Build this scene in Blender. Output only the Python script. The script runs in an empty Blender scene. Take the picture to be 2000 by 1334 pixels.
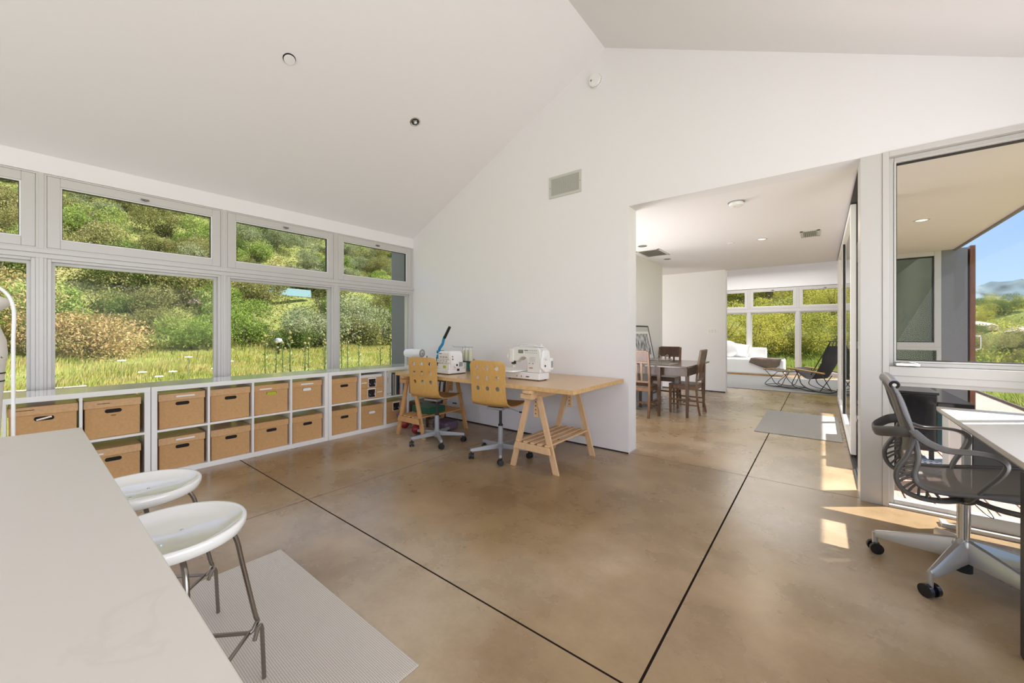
import bpy, bmesh, math, random
import numpy as np
from mathutils import Vector, Matrix, Euler
random.seed(7)
PI=math.pi
scene=bpy.context.scene
COL=scene.collection
R=math.radians

# ------------------------------------------------------------ materials
def newmat(name):
    m=bpy.data.materials.new(name); m.use_nodes=True
    return m, m.node_tree.nodes, m.node_tree.links, m.node_tree.nodes['Principled BSDF']
def mat(name,col,rough=.5,metal=0,coat=0,noise=0,nscale=20,bump=0,bscale=60,spec=None,emit=None,es=0,trans=0,stretch=None):
    m,N,L,b=newmat(name)
    b.inputs['Base Color'].default_value=(*col,1); b.inputs['Roughness'].default_value=rough; b.inputs['Metallic'].default_value=metal
    b.inputs['Coat Weight'].default_value=coat; b.inputs['Coat Roughness'].default_value=.1
    if spec is not None: b.inputs['Specular IOR Level'].default_value=spec
    if emit: b.inputs['Emission Color'].default_value=(*emit,1); b.inputs['Emission Strength'].default_value=es
    if noise or bump:
        tc=N.new('ShaderNodeTexCoord'); mp=N.new('ShaderNodeMapping'); L.new(tc.outputs['Object'],mp.inputs['Vector'])
        if stretch: mp.inputs['Scale'].default_value=stretch
    if noise:
        n=N.new('ShaderNodeTexNoise'); n.inputs['Scale'].default_value=nscale; n.inputs['Detail'].default_value=5
        L.new(mp.outputs[0],n.inputs['Vector'])
        r=N.new('ShaderNodeValToRGB'); r.color_ramp.elements[0].position=.3; r.color_ramp.elements[1].position=.7
        r.color_ramp.elements[0].color=(*[c*(1-noise) for c in col],1); r.color_ramp.elements[1].color=(*[min(1,c*(1+noise)) for c in col],1)
        L.new(n.outputs['Fac'],r.inputs[0]); L.new(r.outputs[0],b.inputs['Base Color'])
    if bump:
        n2=N.new('ShaderNodeTexNoise'); n2.inputs['Scale'].default_value=bscale; n2.inputs['Detail'].default_value=4
        L.new(mp.outputs[0],n2.inputs['Vector']); bp=N.new('ShaderNodeBump'); bp.inputs['Strength'].default_value=bump; bp.inputs['Distance'].default_value=.01
        L.new(n2.outputs['Fac'],bp.inputs['Height']); L.new(bp.outputs[0],b.inputs['Normal'])
    return m
M={}
M['wall']=mat('wall_paint',(.79,.775,.785),.6,bump=.03,bscale=250)
M['ceil']=mat('ceiling_paint',(.82,.80,.81),.65,bump=.03,bscale=250)
M['jamb']=mat('bright_paint',(.84,.83,.81),.5)
M['alu']=mat('window_metal',(.55,.535,.515),.35,metal=.15)
M['alud']=mat('column_metal',(.58,.56,.535),.38,metal=.15)
M['gasket']=mat('black_gasket',(.015,.015,.015),.5)
M['shelf']=mat('white_laminate',(.86,.855,.85),.10,coat=1)
M['card']=mat('kraft_card',(.57,.335,.145),.75,noise=.07,nscale=60)
M['card2']=mat('kraft_card_lid',(.60,.355,.155),.35,coat=.6,noise=.08,nscale=50)
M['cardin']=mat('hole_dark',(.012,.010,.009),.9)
M['paper']=mat('paper_white',(.82,.81,.79),.6)
M['paperp']=mat('paper_orange',(.75,.30,.12),.6)
M['yellow']=mat('yellow_cloth',(.45,.50,.02),.7)
M['black']=mat('black_plastic',(.013,.013,.014),.45)
M['blackg']=mat('black_gloss',(.012,.012,.014),.15)
M['rubber']=mat('rubber',(.02,.02,.02),.6)
M['steel']=mat('grey_steel',(.40,.41,.43),.35,metal=.7)
M['greyplastic']=mat('grey_plastic',(.33,.34,.36),.4,metal=.2)
M['chrome']=mat('chrome',(.75,.74,.72),.15,metal=1)
M['nickel']=mat('dark_nickel',(.30,.275,.25),.22,metal=1)
M['polal']=mat('polished_aluminium',(.46,.44,.415),.28,metal=.65)
M['white']=mat('white_plastic',(.80,.80,.79),.3)
M['whiteg']=mat('white_gloss',(.82,.83,.82),.08,coat=.6)
M['offwhite']=mat('off_white_plastic',(.72,.70,.66),.35)
M['counter']=mat('pale_stone',(.66,.62,.56),.30,noise=.03,nscale=6)
M['ply']=mat('beech_veneer',(.56,.32,.095),.38,noise=.10,nscale=12,stretch=(10,10,.8),coat=.25)
M['plyed']=mat('beech_edge',(.60,.38,.17),.5,noise=.15,nscale=30)
M['tabletop']=mat('tabletop_wood',(.60,.375,.165),.28,noise=.08,nscale=8,stretch=(1,12,12),coat=.3)
M['trestle']=mat('pine_light',(.64,.42,.235),.5,noise=.08,nscale=10,stretch=(8,8,1.2))
M['trestle2']=mat('pine_honey',(.56,.31,.125),.5,noise=.10,nscale=10,stretch=(8,8,1.2))
M['dark_wood']=mat('walnut_brown',(.085,.043,.022),.4,noise=.3,nscale=8,stretch=(8,8,1),coat=.2)
M['dark_top']=mat('dark_tabletop',(.085,.052,.036),.22,noise=.2,nscale=6,coat=.4)
M['chairwood']=mat('oak_brown',(.15,.073,.03),.4,noise=.3,nscale=9,stretch=(8,8,1),coat=.15)
M['fabricw']=mat('white_fabric',(.85,.85,.85),.9,bump=.15,bscale=60)
M['rugg']=mat('grey_rug',(.36,.355,.34),.95,noise=.25,nscale=120,bump=.4,bscale=200)
M['rugl']=mat('living_rug',(.27,.27,.26),.95,noise=.12,nscale=60,bump=.3,bscale=150)
M['throw']=mat('brown_throw',(.17,.13,.10),.9,noise=.35,nscale=55)
M['sling']=mat('charcoal_canvas',(.085,.085,.088),.8,bump=.1,bscale=200)
M['bamboo']=mat('honey_rail',(.55,.31,.11),.4,noise=.15,nscale=12)
M['tube']=mat('dark_tube',(.045,.042,.04),.35,metal=.6)
M['blue']=mat('teal_blue_paint',(.01,.22,.42),.35)
M['teal']=mat('teal_tin',(.01,.16,.15),.4)
M['tealleg']=mat('teal_leg',(.015,.075,.095),.5)
M['red']=mat('red_plastic',(.55,.02,.03),.35)
M['redb']=mat('dull_red_ball',(.26,.015,.025),.35)
M['green']=mat('green_plastic',(.01,.10,.05),.5)
M['purple']=mat('mauve_plastic',(.13,.09,.14),.5)
M['thread']=mat('cream_thread',(.58,.58,.44),.85,bump=.3,bscale=300)
M['lcd']=mat('lcd_green',(.19,.23,.15),.3)
M['setu']=mat('graphite_frame',(.095,.09,.088),.35)
M['deckrim']=mat('dark_fascia',(.19,.17,.15),.6)
M['soffit']=mat('soffit_paint',(.74,.69,.66),.6)
M['stuccod']=mat('grey_stucco',(.21,.215,.235),.75,bump=.1,bscale=120)
M['doorw']=mat('cedar_door',(.20,.075,.035),.5,noise=.3,nscale=9,stretch=(6,6,.8))
M['gravel']=mat('pink_gravel',(.28,.21,.17),.95,noise=.45,nscale=40,bump=1,bscale=45)
M['edging']=mat('steel_edging',(.05,.035,.03),.7)
M['lampon']=mat('lamp_glow',(.9,.8,.6),.5,emit=(1,.82,.55),es=3)
M['reflector']=mat('lamp_reflector',(.25,.24,.22),.2,metal=.9)
M['grille']=mat('vent_grille',(.20,.195,.16),.6)
M['ventfr']=mat('vent_frame',(.55,.55,.50),.5)
M['culvert']=mat('pale_blue_panel',(.12,.215,.225),.6)
M['rock']=mat('hill_rock',(.50,.38,.30),.9,noise=.3,nscale=6)
M['palewood']=mat('bleached_wood',(.30,.28,.25),.8,noise=.2,nscale=10)
M['fin']=mat('fin_stucco',(.21,.205,.195),.8,bump=.1,bscale=120)
M['mount']=mat('hazed_mountain',(.10,.14,.15),1,noise=.75,nscale=.11)  # haze of distance is put into this bluish colour
M['form']=mat('dress_form_cloth',(.74,.71,.65),.7)
M['linen']=mat('stripe_blue',(.25,.33,.42),.8)

# concrete floor with saw-cut joints
def floor_mat():
    m,N,L,b=newmat('polished_concrete')
    g=N.new('ShaderNodeNewGeometry'); 
    def noise(s,d=6,rough=.6,vec=None):
        n=N.new('ShaderNodeTexNoise'); n.inputs['Scale'].default_value=s; n.inputs['Detail'].default_value=d; n.inputs['Roughness'].default_value=rough
        L.new(vec or g.outputs['Position'],n.inputs['Vector']); return n.outputs['Fac']
    def ramp(f,stops):
        r=N.new('ShaderNodeValToRGB'); e=r.color_ramp.elements
        e[0].position,e[0].color=stops[0][0],(*stops[0][1],1); e[1].position,e[1].color=stops[-1][0],(*stops[-1][1],1)
        for p,c in stops[1:-1]:
            k=e.new(p); k.color=(*c,1)
        L.new(f,r.inputs[0]); return r.outputs[0]
    n1=noise(.6,6,.52); base=ramp(n1,[(.33,(.235,.150,.070)),(.5,(.335,.235,.132)),(.66,(.47,.385,.285))])
    n2=noise(1.9,6,.6); blot=ramp(n2,[(.30,(.74,.715,.67)),(.70,(1.18,1.20,1.23))])
    mx=N.new('ShaderNodeMix'); mx.data_type='RGBA'; mx.blend_type='MULTIPLY'; mx.inputs[0].default_value=1
    L.new(base,mx.inputs[6]); L.new(blot,mx.inputs[7])
    n5=noise(.9,4,.5); st=ramp(n5,[(.52,(1,1,1)),(.62,(.92,.905,.88))])
    mxs=N.new('ShaderNodeMix'); mxs.data_type='RGBA'; mxs.blend_type='MULTIPLY'; mxs.inputs[0].default_value=1
    L.new(mx.outputs[2],mxs.inputs[6]); L.new(st,mxs.inputs[7]); mx=mxs
    n3=noise(45,5,.7); sp=ramp(n3,[(.33,(.95,.945,.94)),(.6,(1.02,1.02,1.02))])
    mx2=N.new('ShaderNodeMix'); mx2.data_type='RGBA'; mx2.blend_type='MULTIPLY'; mx2.inputs[0].default_value=1
    L.new(mx.outputs[2],mx2.inputs[6]); L.new(sp,mx2.inputs[7])
    sep=N.new('ShaderNodeSeparateXYZ'); L.new(g.outputs['Position'],sep.inputs[0])
    def near(out,val,w):
        a=N.new('ShaderNodeMath'); a.operation='SUBTRACT'; L.new(out,a.inputs[0]); a.inputs[1].default_value=val
        c=N.new('ShaderNodeMath'); c.operation='ABSOLUTE'; L.new(a.outputs[0],c.inputs[0])
        d=N.new('ShaderNodeMath'); d.operation='LESS_THAN'; L.new(c.outputs[0],d.inputs[0]); d.inputs[1].default_value=w
        return d.outputs[0]
    def mxm(a,b_):
        d=N.new('ShaderNodeMath'); d.operation='MAXIMUM'; L.new(a,d.inputs[0]); L.new(b_,d.inputs[1]); return d.outputs[0]
    bold=mxm(near(sep.outputs[1],1.315,.0045),near(sep.outputs[0],-.50,.005))
    thin=mxm(near(sep.outputs[0],-2.97,.003),mxm(near(sep.outputs[1],3.88,.0035),near(sep.outputs[1],6.46,.004)))
    mj=N.new('ShaderNodeMix'); mj.data_type='RGBA'; L.new(bold,mj.inputs[0]); L.new(mx2.outputs[2],mj.inputs[6]); mj.inputs[7].default_value=(.018,.013,.01,1)
    mk=N.new('ShaderNodeMix'); mk.data_type='RGBA'; L.new(thin,mk.inputs[0]); L.new(mj.outputs[2],mk.inputs[6]); mk.inputs[7].default_value=(.075,.055,.04,1)
    L.new(mk.outputs[2],b.inputs['Base Color'])
    jm=N.new('ShaderNodeMath'); jm.operation='MULTIPLY_ADD'; L.new(mxm(bold,thin),jm.inputs[0]); jm.inputs[1].default_value=-.6; jm.inputs[2].default_value=.6; L.new(jm.outputs[0],b.inputs['Specular IOR Level'])
    rr=N.new('ShaderNodeMapRange'); rr.inputs[3].default_value=.20; rr.inputs[4].default_value=.36; L.new(n2,rr.inputs[0]); L.new(rr.outputs[0],b.inputs['Roughness'])
    bp=N.new('ShaderNodeBump'); bp.inputs['Strength'].default_value=.12; bp.inputs['Distance'].default_value=.004; L.new(noise(28,4),bp.inputs['Height']); L.new(bp.outputs[0],b.inputs['Normal'])
    return m
M['floor']=floor_mat()
# marble-like counter veins
def counter_mat():
    m,N,L,b=newmat('pale_quartz')
    tc=N.new('ShaderNodeNewGeometry'); n=N.new('ShaderNodeTexNoise'); n.inputs['Scale'].default_value=4.5; n.inputs['Detail'].default_value=8; n.inputs['Distortion'].default_value=.5
    L.new(tc.outputs['Position'],n.inputs['Vector']); r=N.new('ShaderNodeValToRGB'); e=r.color_ramp.elements
    base=(.64,.61,.565); e[0].position=0; e[0].color=(*base,1); e[1].position=1; e[1].color=(*base,1)
    k=e.new(.635); k.color=(*base,1); k=e.new(.65); k.color=(.61,.578,.533,1); k=e.new(.665); k.color=(*base,1)
    L.new(n.outputs['Fac'],r.inputs[0]); L.new(r.outputs[0],b.inputs['Base Color']); b.inputs['Roughness'].default_value=.32
    return m
M['counter']=counter_mat()
def weave_mat(name,c1,c2,scale):
    m,N,L,b=newmat(name)
    g=N.new('ShaderNodeNewGeometry')
    def wave(d):
        w=N.new('ShaderNodeTexWave'); w.bands_direction=d; w.inputs['Scale'].default_value=scale; w.inputs['Distortion'].default_value=.6; w.inputs['Detail'].default_value=1
        L.new(g.outputs['Position'],w.inputs['Vector']); return w.outputs['Fac']
    a=N.new('ShaderNodeMath'); a.operation='MULTIPLY'; L.new(wave('X'),a.inputs[0]); L.new(wave('Y'),a.inputs[1])
    r=N.new('ShaderNodeValToRGB'); r.color_ramp.elements[0].color=(*c1,1); r.color_ramp.elements[1].color=(*c2,1); r.color_ramp.elements[0].position=.05; r.color_ramp.elements[1].position=.5
    L.new(a.outputs[0],r.inputs[0]); L.new(r.outputs[0],b.inputs['Base Color']); b.inputs['Roughness'].default_value=.8
    bp=N.new('ShaderNodeBump'); bp.inputs['Strength'].default_value=.4; bp.inputs['Distance'].default_value=.003; L.new(a.outputs[0],bp.inputs['Height']); L.new(bp.outputs[0],b.inputs['Normal'])
    return m
M['rugw']=weave_mat('woven_vinyl',(.44,.395,.35),(.70,.665,.62),42)
def glass_mat(name,tint=(1,1,1),refl=1.0):
    m=bpy.data.materials.new(name); m.use_nodes=True; N=m.node_tree.nodes; L=m.node_tree.links
    for n in list(N): N.remove(n)
    o=N.new('ShaderNodeOutputMaterial'); t=N.new('ShaderNodeBsdfTransparent'); t.inputs[0].default_value=(*tint,1)
    g=N.new('ShaderNodeBsdfGlossy'); g.inputs['Roughness'].default_value=0; g.inputs[0].default_value=(refl,refl,refl,1)
    f=N.new('ShaderNodeFresnel'); f.inputs[0].default_value=1.19; mx=N.new('ShaderNodeMixShader')
    gm=N.new('ShaderNodeNewGeometry'); iv=N.new('ShaderNodeMath'); iv.operation='SUBTRACT'; iv.inputs[0].default_value=1; L.new(gm.outputs['Backfacing'],iv.inputs[1])
    ml=N.new('ShaderNodeMath'); ml.operation='MULTIPLY'; L.new(f.outputs[0],ml.inputs[0]); L.new(iv.outputs[0],ml.inputs[1])
    L.new(ml.outputs[0],mx.inputs[0]); L.new(t.outputs[0],mx.inputs[1]); L.new(g.outputs[0],mx.inputs[2]); L.new(mx.outputs[0],o.inputs[0])
    return m
M['glass']=glass_mat('window_glass',(.985,.985,.985))
M['glassd']=glass_mat('tinted_glass',(.42,.46,.40))
def mesh_fabric():
    m,N,L,b=newmat('translucent_mesh'); b.inputs['Base Color'].default_value=(.20,.18,.16,1); b.inputs['Roughness'].default_value=.6
    t=N.new('ShaderNodeBsdfTransparent'); mx=N.new('ShaderNodeMixShader'); mx.inputs[0].default_value=.86
    o=[n for n in N if n.type=='OUTPUT_MATERIAL'][0]
    L.new(t.outputs[0],mx.inputs[1]); L.new(b.outputs[0],mx.inputs[2]); L.new(mx.outputs[0],o.inputs[0]); return m
M['mesh']=mesh_fabric()
def deck_mat():
    m,N,L,b=newmat('deck_boards')
    g=N.new('ShaderNodeTexCoord'); mp=N.new('ShaderNodeMapping'); mp.inputs['Scale'].default_value=(14,1.2,1); L.new(g.outputs['Object'],mp.inputs[0])
    n=N.new('ShaderNodeTexNoise'); n.inputs['Scale'].default_value=6; n.inputs['Detail'].default_value=5; L.new(mp.outputs[0],n.inputs['Vector'])
    r=N.new('ShaderNodeValToRGB'); r.color_ramp.elements[0].color=(.30,.19,.15,1); r.color_ramp.elements[1].color=(.47,.34,.28,1); r.color_ramp.elements[0].position=.3; r.color_ramp.elements[1].position=.7
    L.new(n.outputs['Fac'],r.inputs[0]); L.new(r.outputs[0],b.inputs['Base Color']); b.inputs['Roughness'].default_value=.6; return m
M['deck']=deck_mat()
def leaf_mat(name,cols,trl=.35):
    m=bpy.data.materials.new(name); m.use_nodes=True; N=m.node_tree.nodes; L=m.node_tree.links
    for n in list(N): N.remove(n)
    o=N.new('ShaderNodeOutputMaterial'); oi=N.new('ShaderNodeObjectInfo'); g=N.new('ShaderNodeNewGeometry')
    no=N.new('ShaderNodeTexNoise'); no.inputs['Scale'].default_value=1.6; no.inputs['Detail'].default_value=3; L.new(g.outputs['Position'],no.inputs['Vector'])
    a=N.new('ShaderNodeMath'); a.operation='MULTIPLY_ADD'; L.new(oi.outputs['Random'],a.inputs[0]); a.inputs[1].default_value=.28
    s=N.new('ShaderNodeMath'); s.operation='SUBTRACT'; L.new(no.outputs['Fac'],s.inputs[0]); s.inputs[1].default_value=.34; isl=N.new('ShaderNodeMath'); isl.operation='MULTIPLY_ADD'; L.new(g.outputs['Random Per Island'],isl.inputs[0]); isl.inputs[1].default_value=.42; L.new(s.outputs[0],isl.inputs[2]); L.new(isl.outputs[0],a.inputs[2])
    r=N.new('ShaderNodeValToRGB'); e=r.color_ramp.elements; n=len(cols)
    e[0].color=(*cols[0],1); e[0].position=.1; e[1].color=(*cols[-1],1); e[1].position=.85
    for i,c in enumerate(cols[1:-1]):
        k=e.new(.1+.75*(i+1)/(n-1)); k.color=(*c,1)
    L.new(a.outputs[0],r.inputs[0])
    d=N.new('ShaderNodeBsdfDiffuse'); t=N.new('ShaderNodeBsdfTranslucent'); mx=N.new('ShaderNodeMixShader'); mx.inputs[0].default_value=trl
    L.new(r.outputs[0],d.inputs[0]); L.new(r.outputs[0],t.inputs[0]); L.new(d.outputs[0],mx.inputs[1]); L.new(t.outputs[0],mx.inputs[2]); L.new(mx.outputs[0],o.inputs[0])
    return m
M['leafg']=leaf_mat('leaf_green',[(0.084,0.122,0.027),(0.160,0.228,0.046),(0.258,0.342,0.076),(0.319,0.350,0.129)])
M['leafo']=leaf_mat('leaf_olive',[(0.084,0.091,0.027),(0.182,0.190,0.057),(0.281,0.266,0.099),(0.350,0.319,0.137)])
M['leafs']=leaf_mat('leaf_sage',[(0.099,0.129,0.049),(0.190,0.228,0.099),(0.289,0.319,0.167),(0.380,0.380,0.228)])
M['leafr']=leaf_mat('leaf_rusty',[(0.099,0.106,0.030),(0.205,0.190,0.057),(0.380,0.281,0.114),(0.532,0.372,0.175)])
M['leafy']=leaf_mat('leaf_yellow',[(0.152,0.167,0.034),(0.274,0.289,0.046),(0.426,0.410,0.076),(0.471,0.410,0.106)],.5)
M['leafd']=leaf_mat('leaf_dark',[(0.061,0.084,0.023),(0.106,0.144,0.038),(0.152,0.205,0.057),(0.182,0.213,0.068)])
M['grass']=leaf_mat('grass_blades',[(.20,.26,.045),(.31,.35,.075),(.45,.40,.14),(.52,.38,.18)],.4)
M['grassg']=leaf_mat('green_grass_blades',[(.13,.20,.035),(.21,.30,.055),(.31,.36,.09),(.40,.38,.14)],.45)
M['twig']=mat('twig',(.16,.12,.09),.9)
M['flower']=mat('white_flower',(.8,.78,.72),.8)
def terrain_mat():
    m,N,L,b=newmat('hill_ground'); g=N.new('ShaderNodeNewGeometry')
    n=N.new('ShaderNodeTexNoise'); n.inputs['Scale'].default_value=.35; n.inputs['Detail'].default_value=9; n.inputs['Roughness'].default_value=.7; L.new(g.outputs['Position'],n.inputs['Vector'])
    r=N.new('ShaderNodeValToRGB'); e=r.color_ramp.elements; e[0].position=.3; e[0].color=(.10,.12,.035,1); e[1].position=.72; e[1].color=(.25,.215,.10,1)
    k=e.new(.45); k.color=(.16,.185,.055,1); k=e.new(.58); k.color=(.20,.21,.07,1)
    L.new(n.outputs['Fac'],r.inputs[0]); L.new(r.outputs[0],b.inputs['Base Color']); b.inputs['Roughness'].default_value=1; b.inputs['Specular IOR Level'].default_value=0
    return m
M['terrain']=terrain_mat()
def print_mat():
    m,N,L,b=newmat('photo_print'); tc=N.new('ShaderNodeTexCoord'); n=N.new('ShaderNodeTexNoise'); n.inputs['Scale'].default_value=9; n.inputs['Detail'].default_value=4
    mp=N.new('ShaderNodeMapping'); mp.inputs['Scale'].default_value=(1,2.5,1); L.new(tc.outputs['Object'],mp.inputs[0]); L.new(mp.outputs[0],n.inputs['Vector'])
    r=N.new('ShaderNodeValToRGB'); e=r.color_ramp.elements; e[0].position=.42; e[0].color=(.06,.055,.05,1); e[1].position=.56; e[1].color=(.62,.61,.59,1)
    L.new(n.outputs['Fac'],r.inputs[0]); L.new(r.outputs[0],b.inputs['Base Color']); b.inputs['Roughness'].default_value=.3; return m
M['print']=print_mat()
def swirl_mat():
    m,N,L,b=newmat('black_picture_label'); tc=N.new('ShaderNodeTexCoord'); n=N.new('ShaderNodeTexNoise'); n.inputs['Scale'].default_value=28; n.inputs['Distortion'].default_value=1.5
    L.new(tc.outputs['Object'],n.inputs['Vector']); r=N.new('ShaderNodeValToRGB'); e=r.color_ramp.elements; e[0].position=.60; e[0].color=(.012,.008,.010,1); e[1].position=.66; e[1].color=(.6,.55,.55,1)
    L.new(n.outputs['Fac'],r.inputs[0]); L.new(r.outputs[0],b.inputs['Base Color']); b.inputs['Roughness'].default_value=.4; return m
M['swirl']=swirl_mat()
def stripe_mat():
    m,N,L,b=newmat('blue_white_weave'); tc=N.new('ShaderNodeTexCoord'); w=N.new('ShaderNodeTexChecker'); w.inputs['Scale'].default_value=55; w.inputs[1].default_value=(.10,.16,.28,1); w.inputs[2].default_value=(.6,.62,.66,1)
    L.new(tc.outputs['Object'],w.inputs['Vector']); L.new(w.outputs[0],b.inputs['Base Color']); return m
M['stripe']=stripe_mat()

# ------------------------------------------------------------ geometry helpers
class MB:
    def __init__(s): s.v=[]; s.f=[]
    def add(s,vs,fs,mtx=None):
        o=len(s.v)
        if mtx is not None: vs=[mtx@Vector(v) for v in vs]
        s.v+= [tuple(v) for v in vs]; s.f+=[tuple(i+o for i in f) for f in fs]; return s
    def box(s,x0,x1,y0,y1,z0,z1,mtx=None):
        vs=[(x0,y0,z0),(x1,y0,z0),(x1,y1,z0),(x0,y1,z0),(x0,y0,z1),(x1,y0,z1),(x1,y1,z1),(x0,y1,z1)]
        return s.add(vs,[(0,3,2,1),(4,5,6,7),(0,1,5,4),(1,2,6,5),(2,3,7,6),(3,0,4,7)],mtx)
    def beam(s,p0,p1,w,h,up=(0,0,1)):
        p0=Vector(p0);p1=Vector(p1);d=(p1-p0);L=d.length;d.normalize();u=Vector(up)
        x=d.cross(u); 
        if x.length<1e-4: x=d.cross(Vector((1,0,0)))
        x.normalize(); y=x.cross(d).normalized()
        m=Matrix((x,d,y)).transposed().to_4x4(); m.translation=p0
        return s.box(-w/2,w/2,0,L,-h/2,h/2,m)
    def rings(s,rings,cap=True,closed=False):
        n=len(rings[0]); o=len(s.v)
        for r in rings: s.v+=[tuple(p) for p in r]
        m=len(rings)
        for i in range(m-1 if not closed else m):
            a=o+i*n; b=o+((i+1)%m)*n
            for j in range(n):
                k=(j+1)%n; s.f.append((a+j,a+k,b+k,b+j))
        if cap and not closed:
            s.f.append(tuple(o+j for j in reversed(range(n)))); s.f.append(tuple(o+(m-1)*n+j for j in range(n)))
        return s
    def cyl(s,p0,p1,r0,r1=None,n=20):
        r1=r0 if r1 is None else r1
        return s.tube([p0,p1],[r0,r1],n)
    def tube(s,pts,r,n=10,closed=False,flat=None,flatdir=(0,0,1)):
        pts=[Vector(p) for p in pts]; m=len(pts)
        rs=r if isinstance(r,(list,tuple)) else [r]*m
        prev=None; rings=[]
        for i,p in enumerate(pts):
            if closed: t=(pts[(i+1)%m]-pts[i-1])
            else: t=pts[min(i+1,m-1)]-pts[max(i-1,0)]
            t.normalize()
            if prev is None:
                u=Vector(flatdir) if flat else Vector((0,0,1))
                if abs(t.dot(u))>.95: u=Vector((1,0,0))
                a=(u-t*u.dot(t)).normalized()
            else:
                a=prev-t*prev.dot(t); a.normalize()
            prev=a; b=t.cross(a)
            fa=rs[i]*(flat[0] if flat else 1); fb=rs[i]*(flat[1] if flat else 1)
            rings.append([p+a*fa*math.cos(2*PI*j/n)+b*fb*math.sin(2*PI*j/n) for j in range(n)])
        return s.rings(rings,closed=closed)
    def lathe(s,prof,n=32,mtx=None,sx=1,sy=1):
        o=MB(); rings=[[(max(r,1e-4)*math.cos(2*PI*j/n)*sx,max(r,1e-4)*math.sin(2*PI*j/n)*sy,z) for j in range(n)] for r,z in prof]
        o.rings(rings,cap=False); return s.add(o.v,o.f,mtx)
    def prism(s,poly,d0,d1,axis='y',mtx=None):
        n=len(poly)
        def P(a,b,d): return {'y':(a,d,b),'x':(d,a,b),'z':(a,b,d)}[axis]
        vs=[P(a,b,d0) for a,b in poly]+[P(a,b,d1) for a,b in poly]
        fs=[tuple(range(n)),tuple(range(2*n-1,n-1,-1))]+[(i,i+n,(i+1)%n+n,(i+1)%n) for i in range(n)]
        return s.add(vs,fs,mtx)
    def sheet(s,rows,th=0.0):
        # rows: grid of points; thickness along computed normal when th>0
        nr=len(rows);nc=len(rows[0]); rows=[[Vector(p) for p in r] for r in rows]
        o=len(s.v)
        for r in rows: s.v+=[tuple(p) for p in r]
        for i in range(nr-1):
            for j in range(nc-1): s.f.append((o+i*nc+j,o+i*nc+j+1,o+(i+1)*nc+j+1,o+(i+1)*nc+j))
        return s
    def sphere(s,c,r,n=16,sc=(1,1,1)):
        rings=[]
        for i in range(n//2+1):
            a=PI*i/(n//2); rr=max(math.sin(a),1e-3)
            rings.append([(c[0]+r*sc[0]*rr*math.cos(2*PI*j/n),c[1]+r*sc[1]*rr*math.sin(2*PI*j/n),c[2]-r*sc[2]*math.cos(a)) for j in range(n)])
        return s.rings(rings)
    def build(s,name,m,parent=None,bevel=0,smooth=False,solid=0,sub=0,seg=2,loc=None,auto=True):
        me=bpy.data.meshes.new(name); me.from_pydata(s.v,[],s.f); 
        bm=bmesh.new(); bm.from_mesh(me); bmesh.ops.recalc_face_normals(bm,faces=bm.faces); bm.to_mesh(me); bm.free()
        o=bpy.data.objects.new(name,me); COL.objects.link(o); me.materials.append(M[m] if isinstance(m,str) else m)
        if parent: o.parent=parent
        if loc: o.location=loc
        if smooth:
            for p in me.polygons: p.use_smooth=True
            if auto:
                try: me.set_sharp_from_angle(angle=R(40))
                except Exception: pass
        if solid:
            k=o.modifiers.new('s','SOLIDIFY'); k.thickness=solid; k.offset=0
        if bevel:
            k=o.modifiers.new('b','BEVEL'); k.width=bevel; k.segments=seg; k.limit_method='ANGLE'; k.angle_limit=R(40)
        if sub:
            k=o.modifiers.new('u','SUBSURF'); k.levels=sub; k.render_levels=sub
        return o
def T(o,label=None,cat=None,group=None,kind=None):
    if label: o['label']=label
    if cat: o['category']=cat
    if group: o['group']=group
    if kind: o['kind']=kind
    return o
def E(name,loc=(0,0,0),rz=0,label=None,cat=None,group=None,kind=None):
    o=bpy.data.objects.new(name,None); COL.objects.link(o); o.location=loc; o.rotation_euler=(0,0,rz); o.empty_display_size=.1
    return T(o,label,cat,group,kind)
def dup(root,loc,rz=None,label=None,scale=None):
    c=root.copy(); COL.objects.link(c); c.location=loc
    if rz is not None: c.rotation_euler=(0,0,rz)
    if label: c['label']=label
    def rec(a,b):
        for ch in [k for k in bpy.data.objects if k.parent==a]:
            d=ch.copy(); COL.objects.link(d); d.parent=b; rec(ch,d)
    rec(root,c); return c
def smoothpath(pts,k=6):
    # Catmull-Rom
    P=[Vector(p) for p in pts]; P=[P[0]*2-P[1]]+P+[P[-1]*2-P[-2]]; out=[]
    for i in range(1,len(P)-2):
        for j in range(k):
            t=j/k; a,b,c,d=P[i-1],P[i],P[i+1],P[i+2]
            out.append(.5*((2*b)+(-a+c)*t+(2*a-5*b+4*c-d)*t*t+(-a+3*b-3*c+d)*t**3))
    out.append(P[-2]); return out
def rrect(x0,x1,y0,y1,r,n=5):
    out=[]
    for cx,cy,a0 in ((x1-r,y1-r,0),(x0+r,y1-r,90),(x0+r,y0+r,180),(x1-r,y0+r,270)):
        for i in range(n+1):
            a=R(a0+90*i/n); out.append((cx+r*math.cos(a),cy+r*math.sin(a)))
    return out
def textmesh(txt,size,m,parent,mtx,name='lettering',ext=.0006):
    cu=bpy.data.curves.new(name,'FONT'); cu.body=txt; cu.size=size; cu.extrude=ext; cu.align_x='CENTER'; cu.align_y='CENTER'
    t=bpy.data.objects.new('tmp',cu); COL.objects.link(t)
    me=bpy.data.meshes.new_from_object(t.evaluated_get(bpy.context.evaluated_depsgraph_get())); bpy.data.objects.remove(t)
    o=bpy.data.objects.new(name,me); COL.objects.link(o); me.materials.clear(); me.materials.append(M[m]); o.parent=parent; o.matrix_local=mtx; return o
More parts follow.
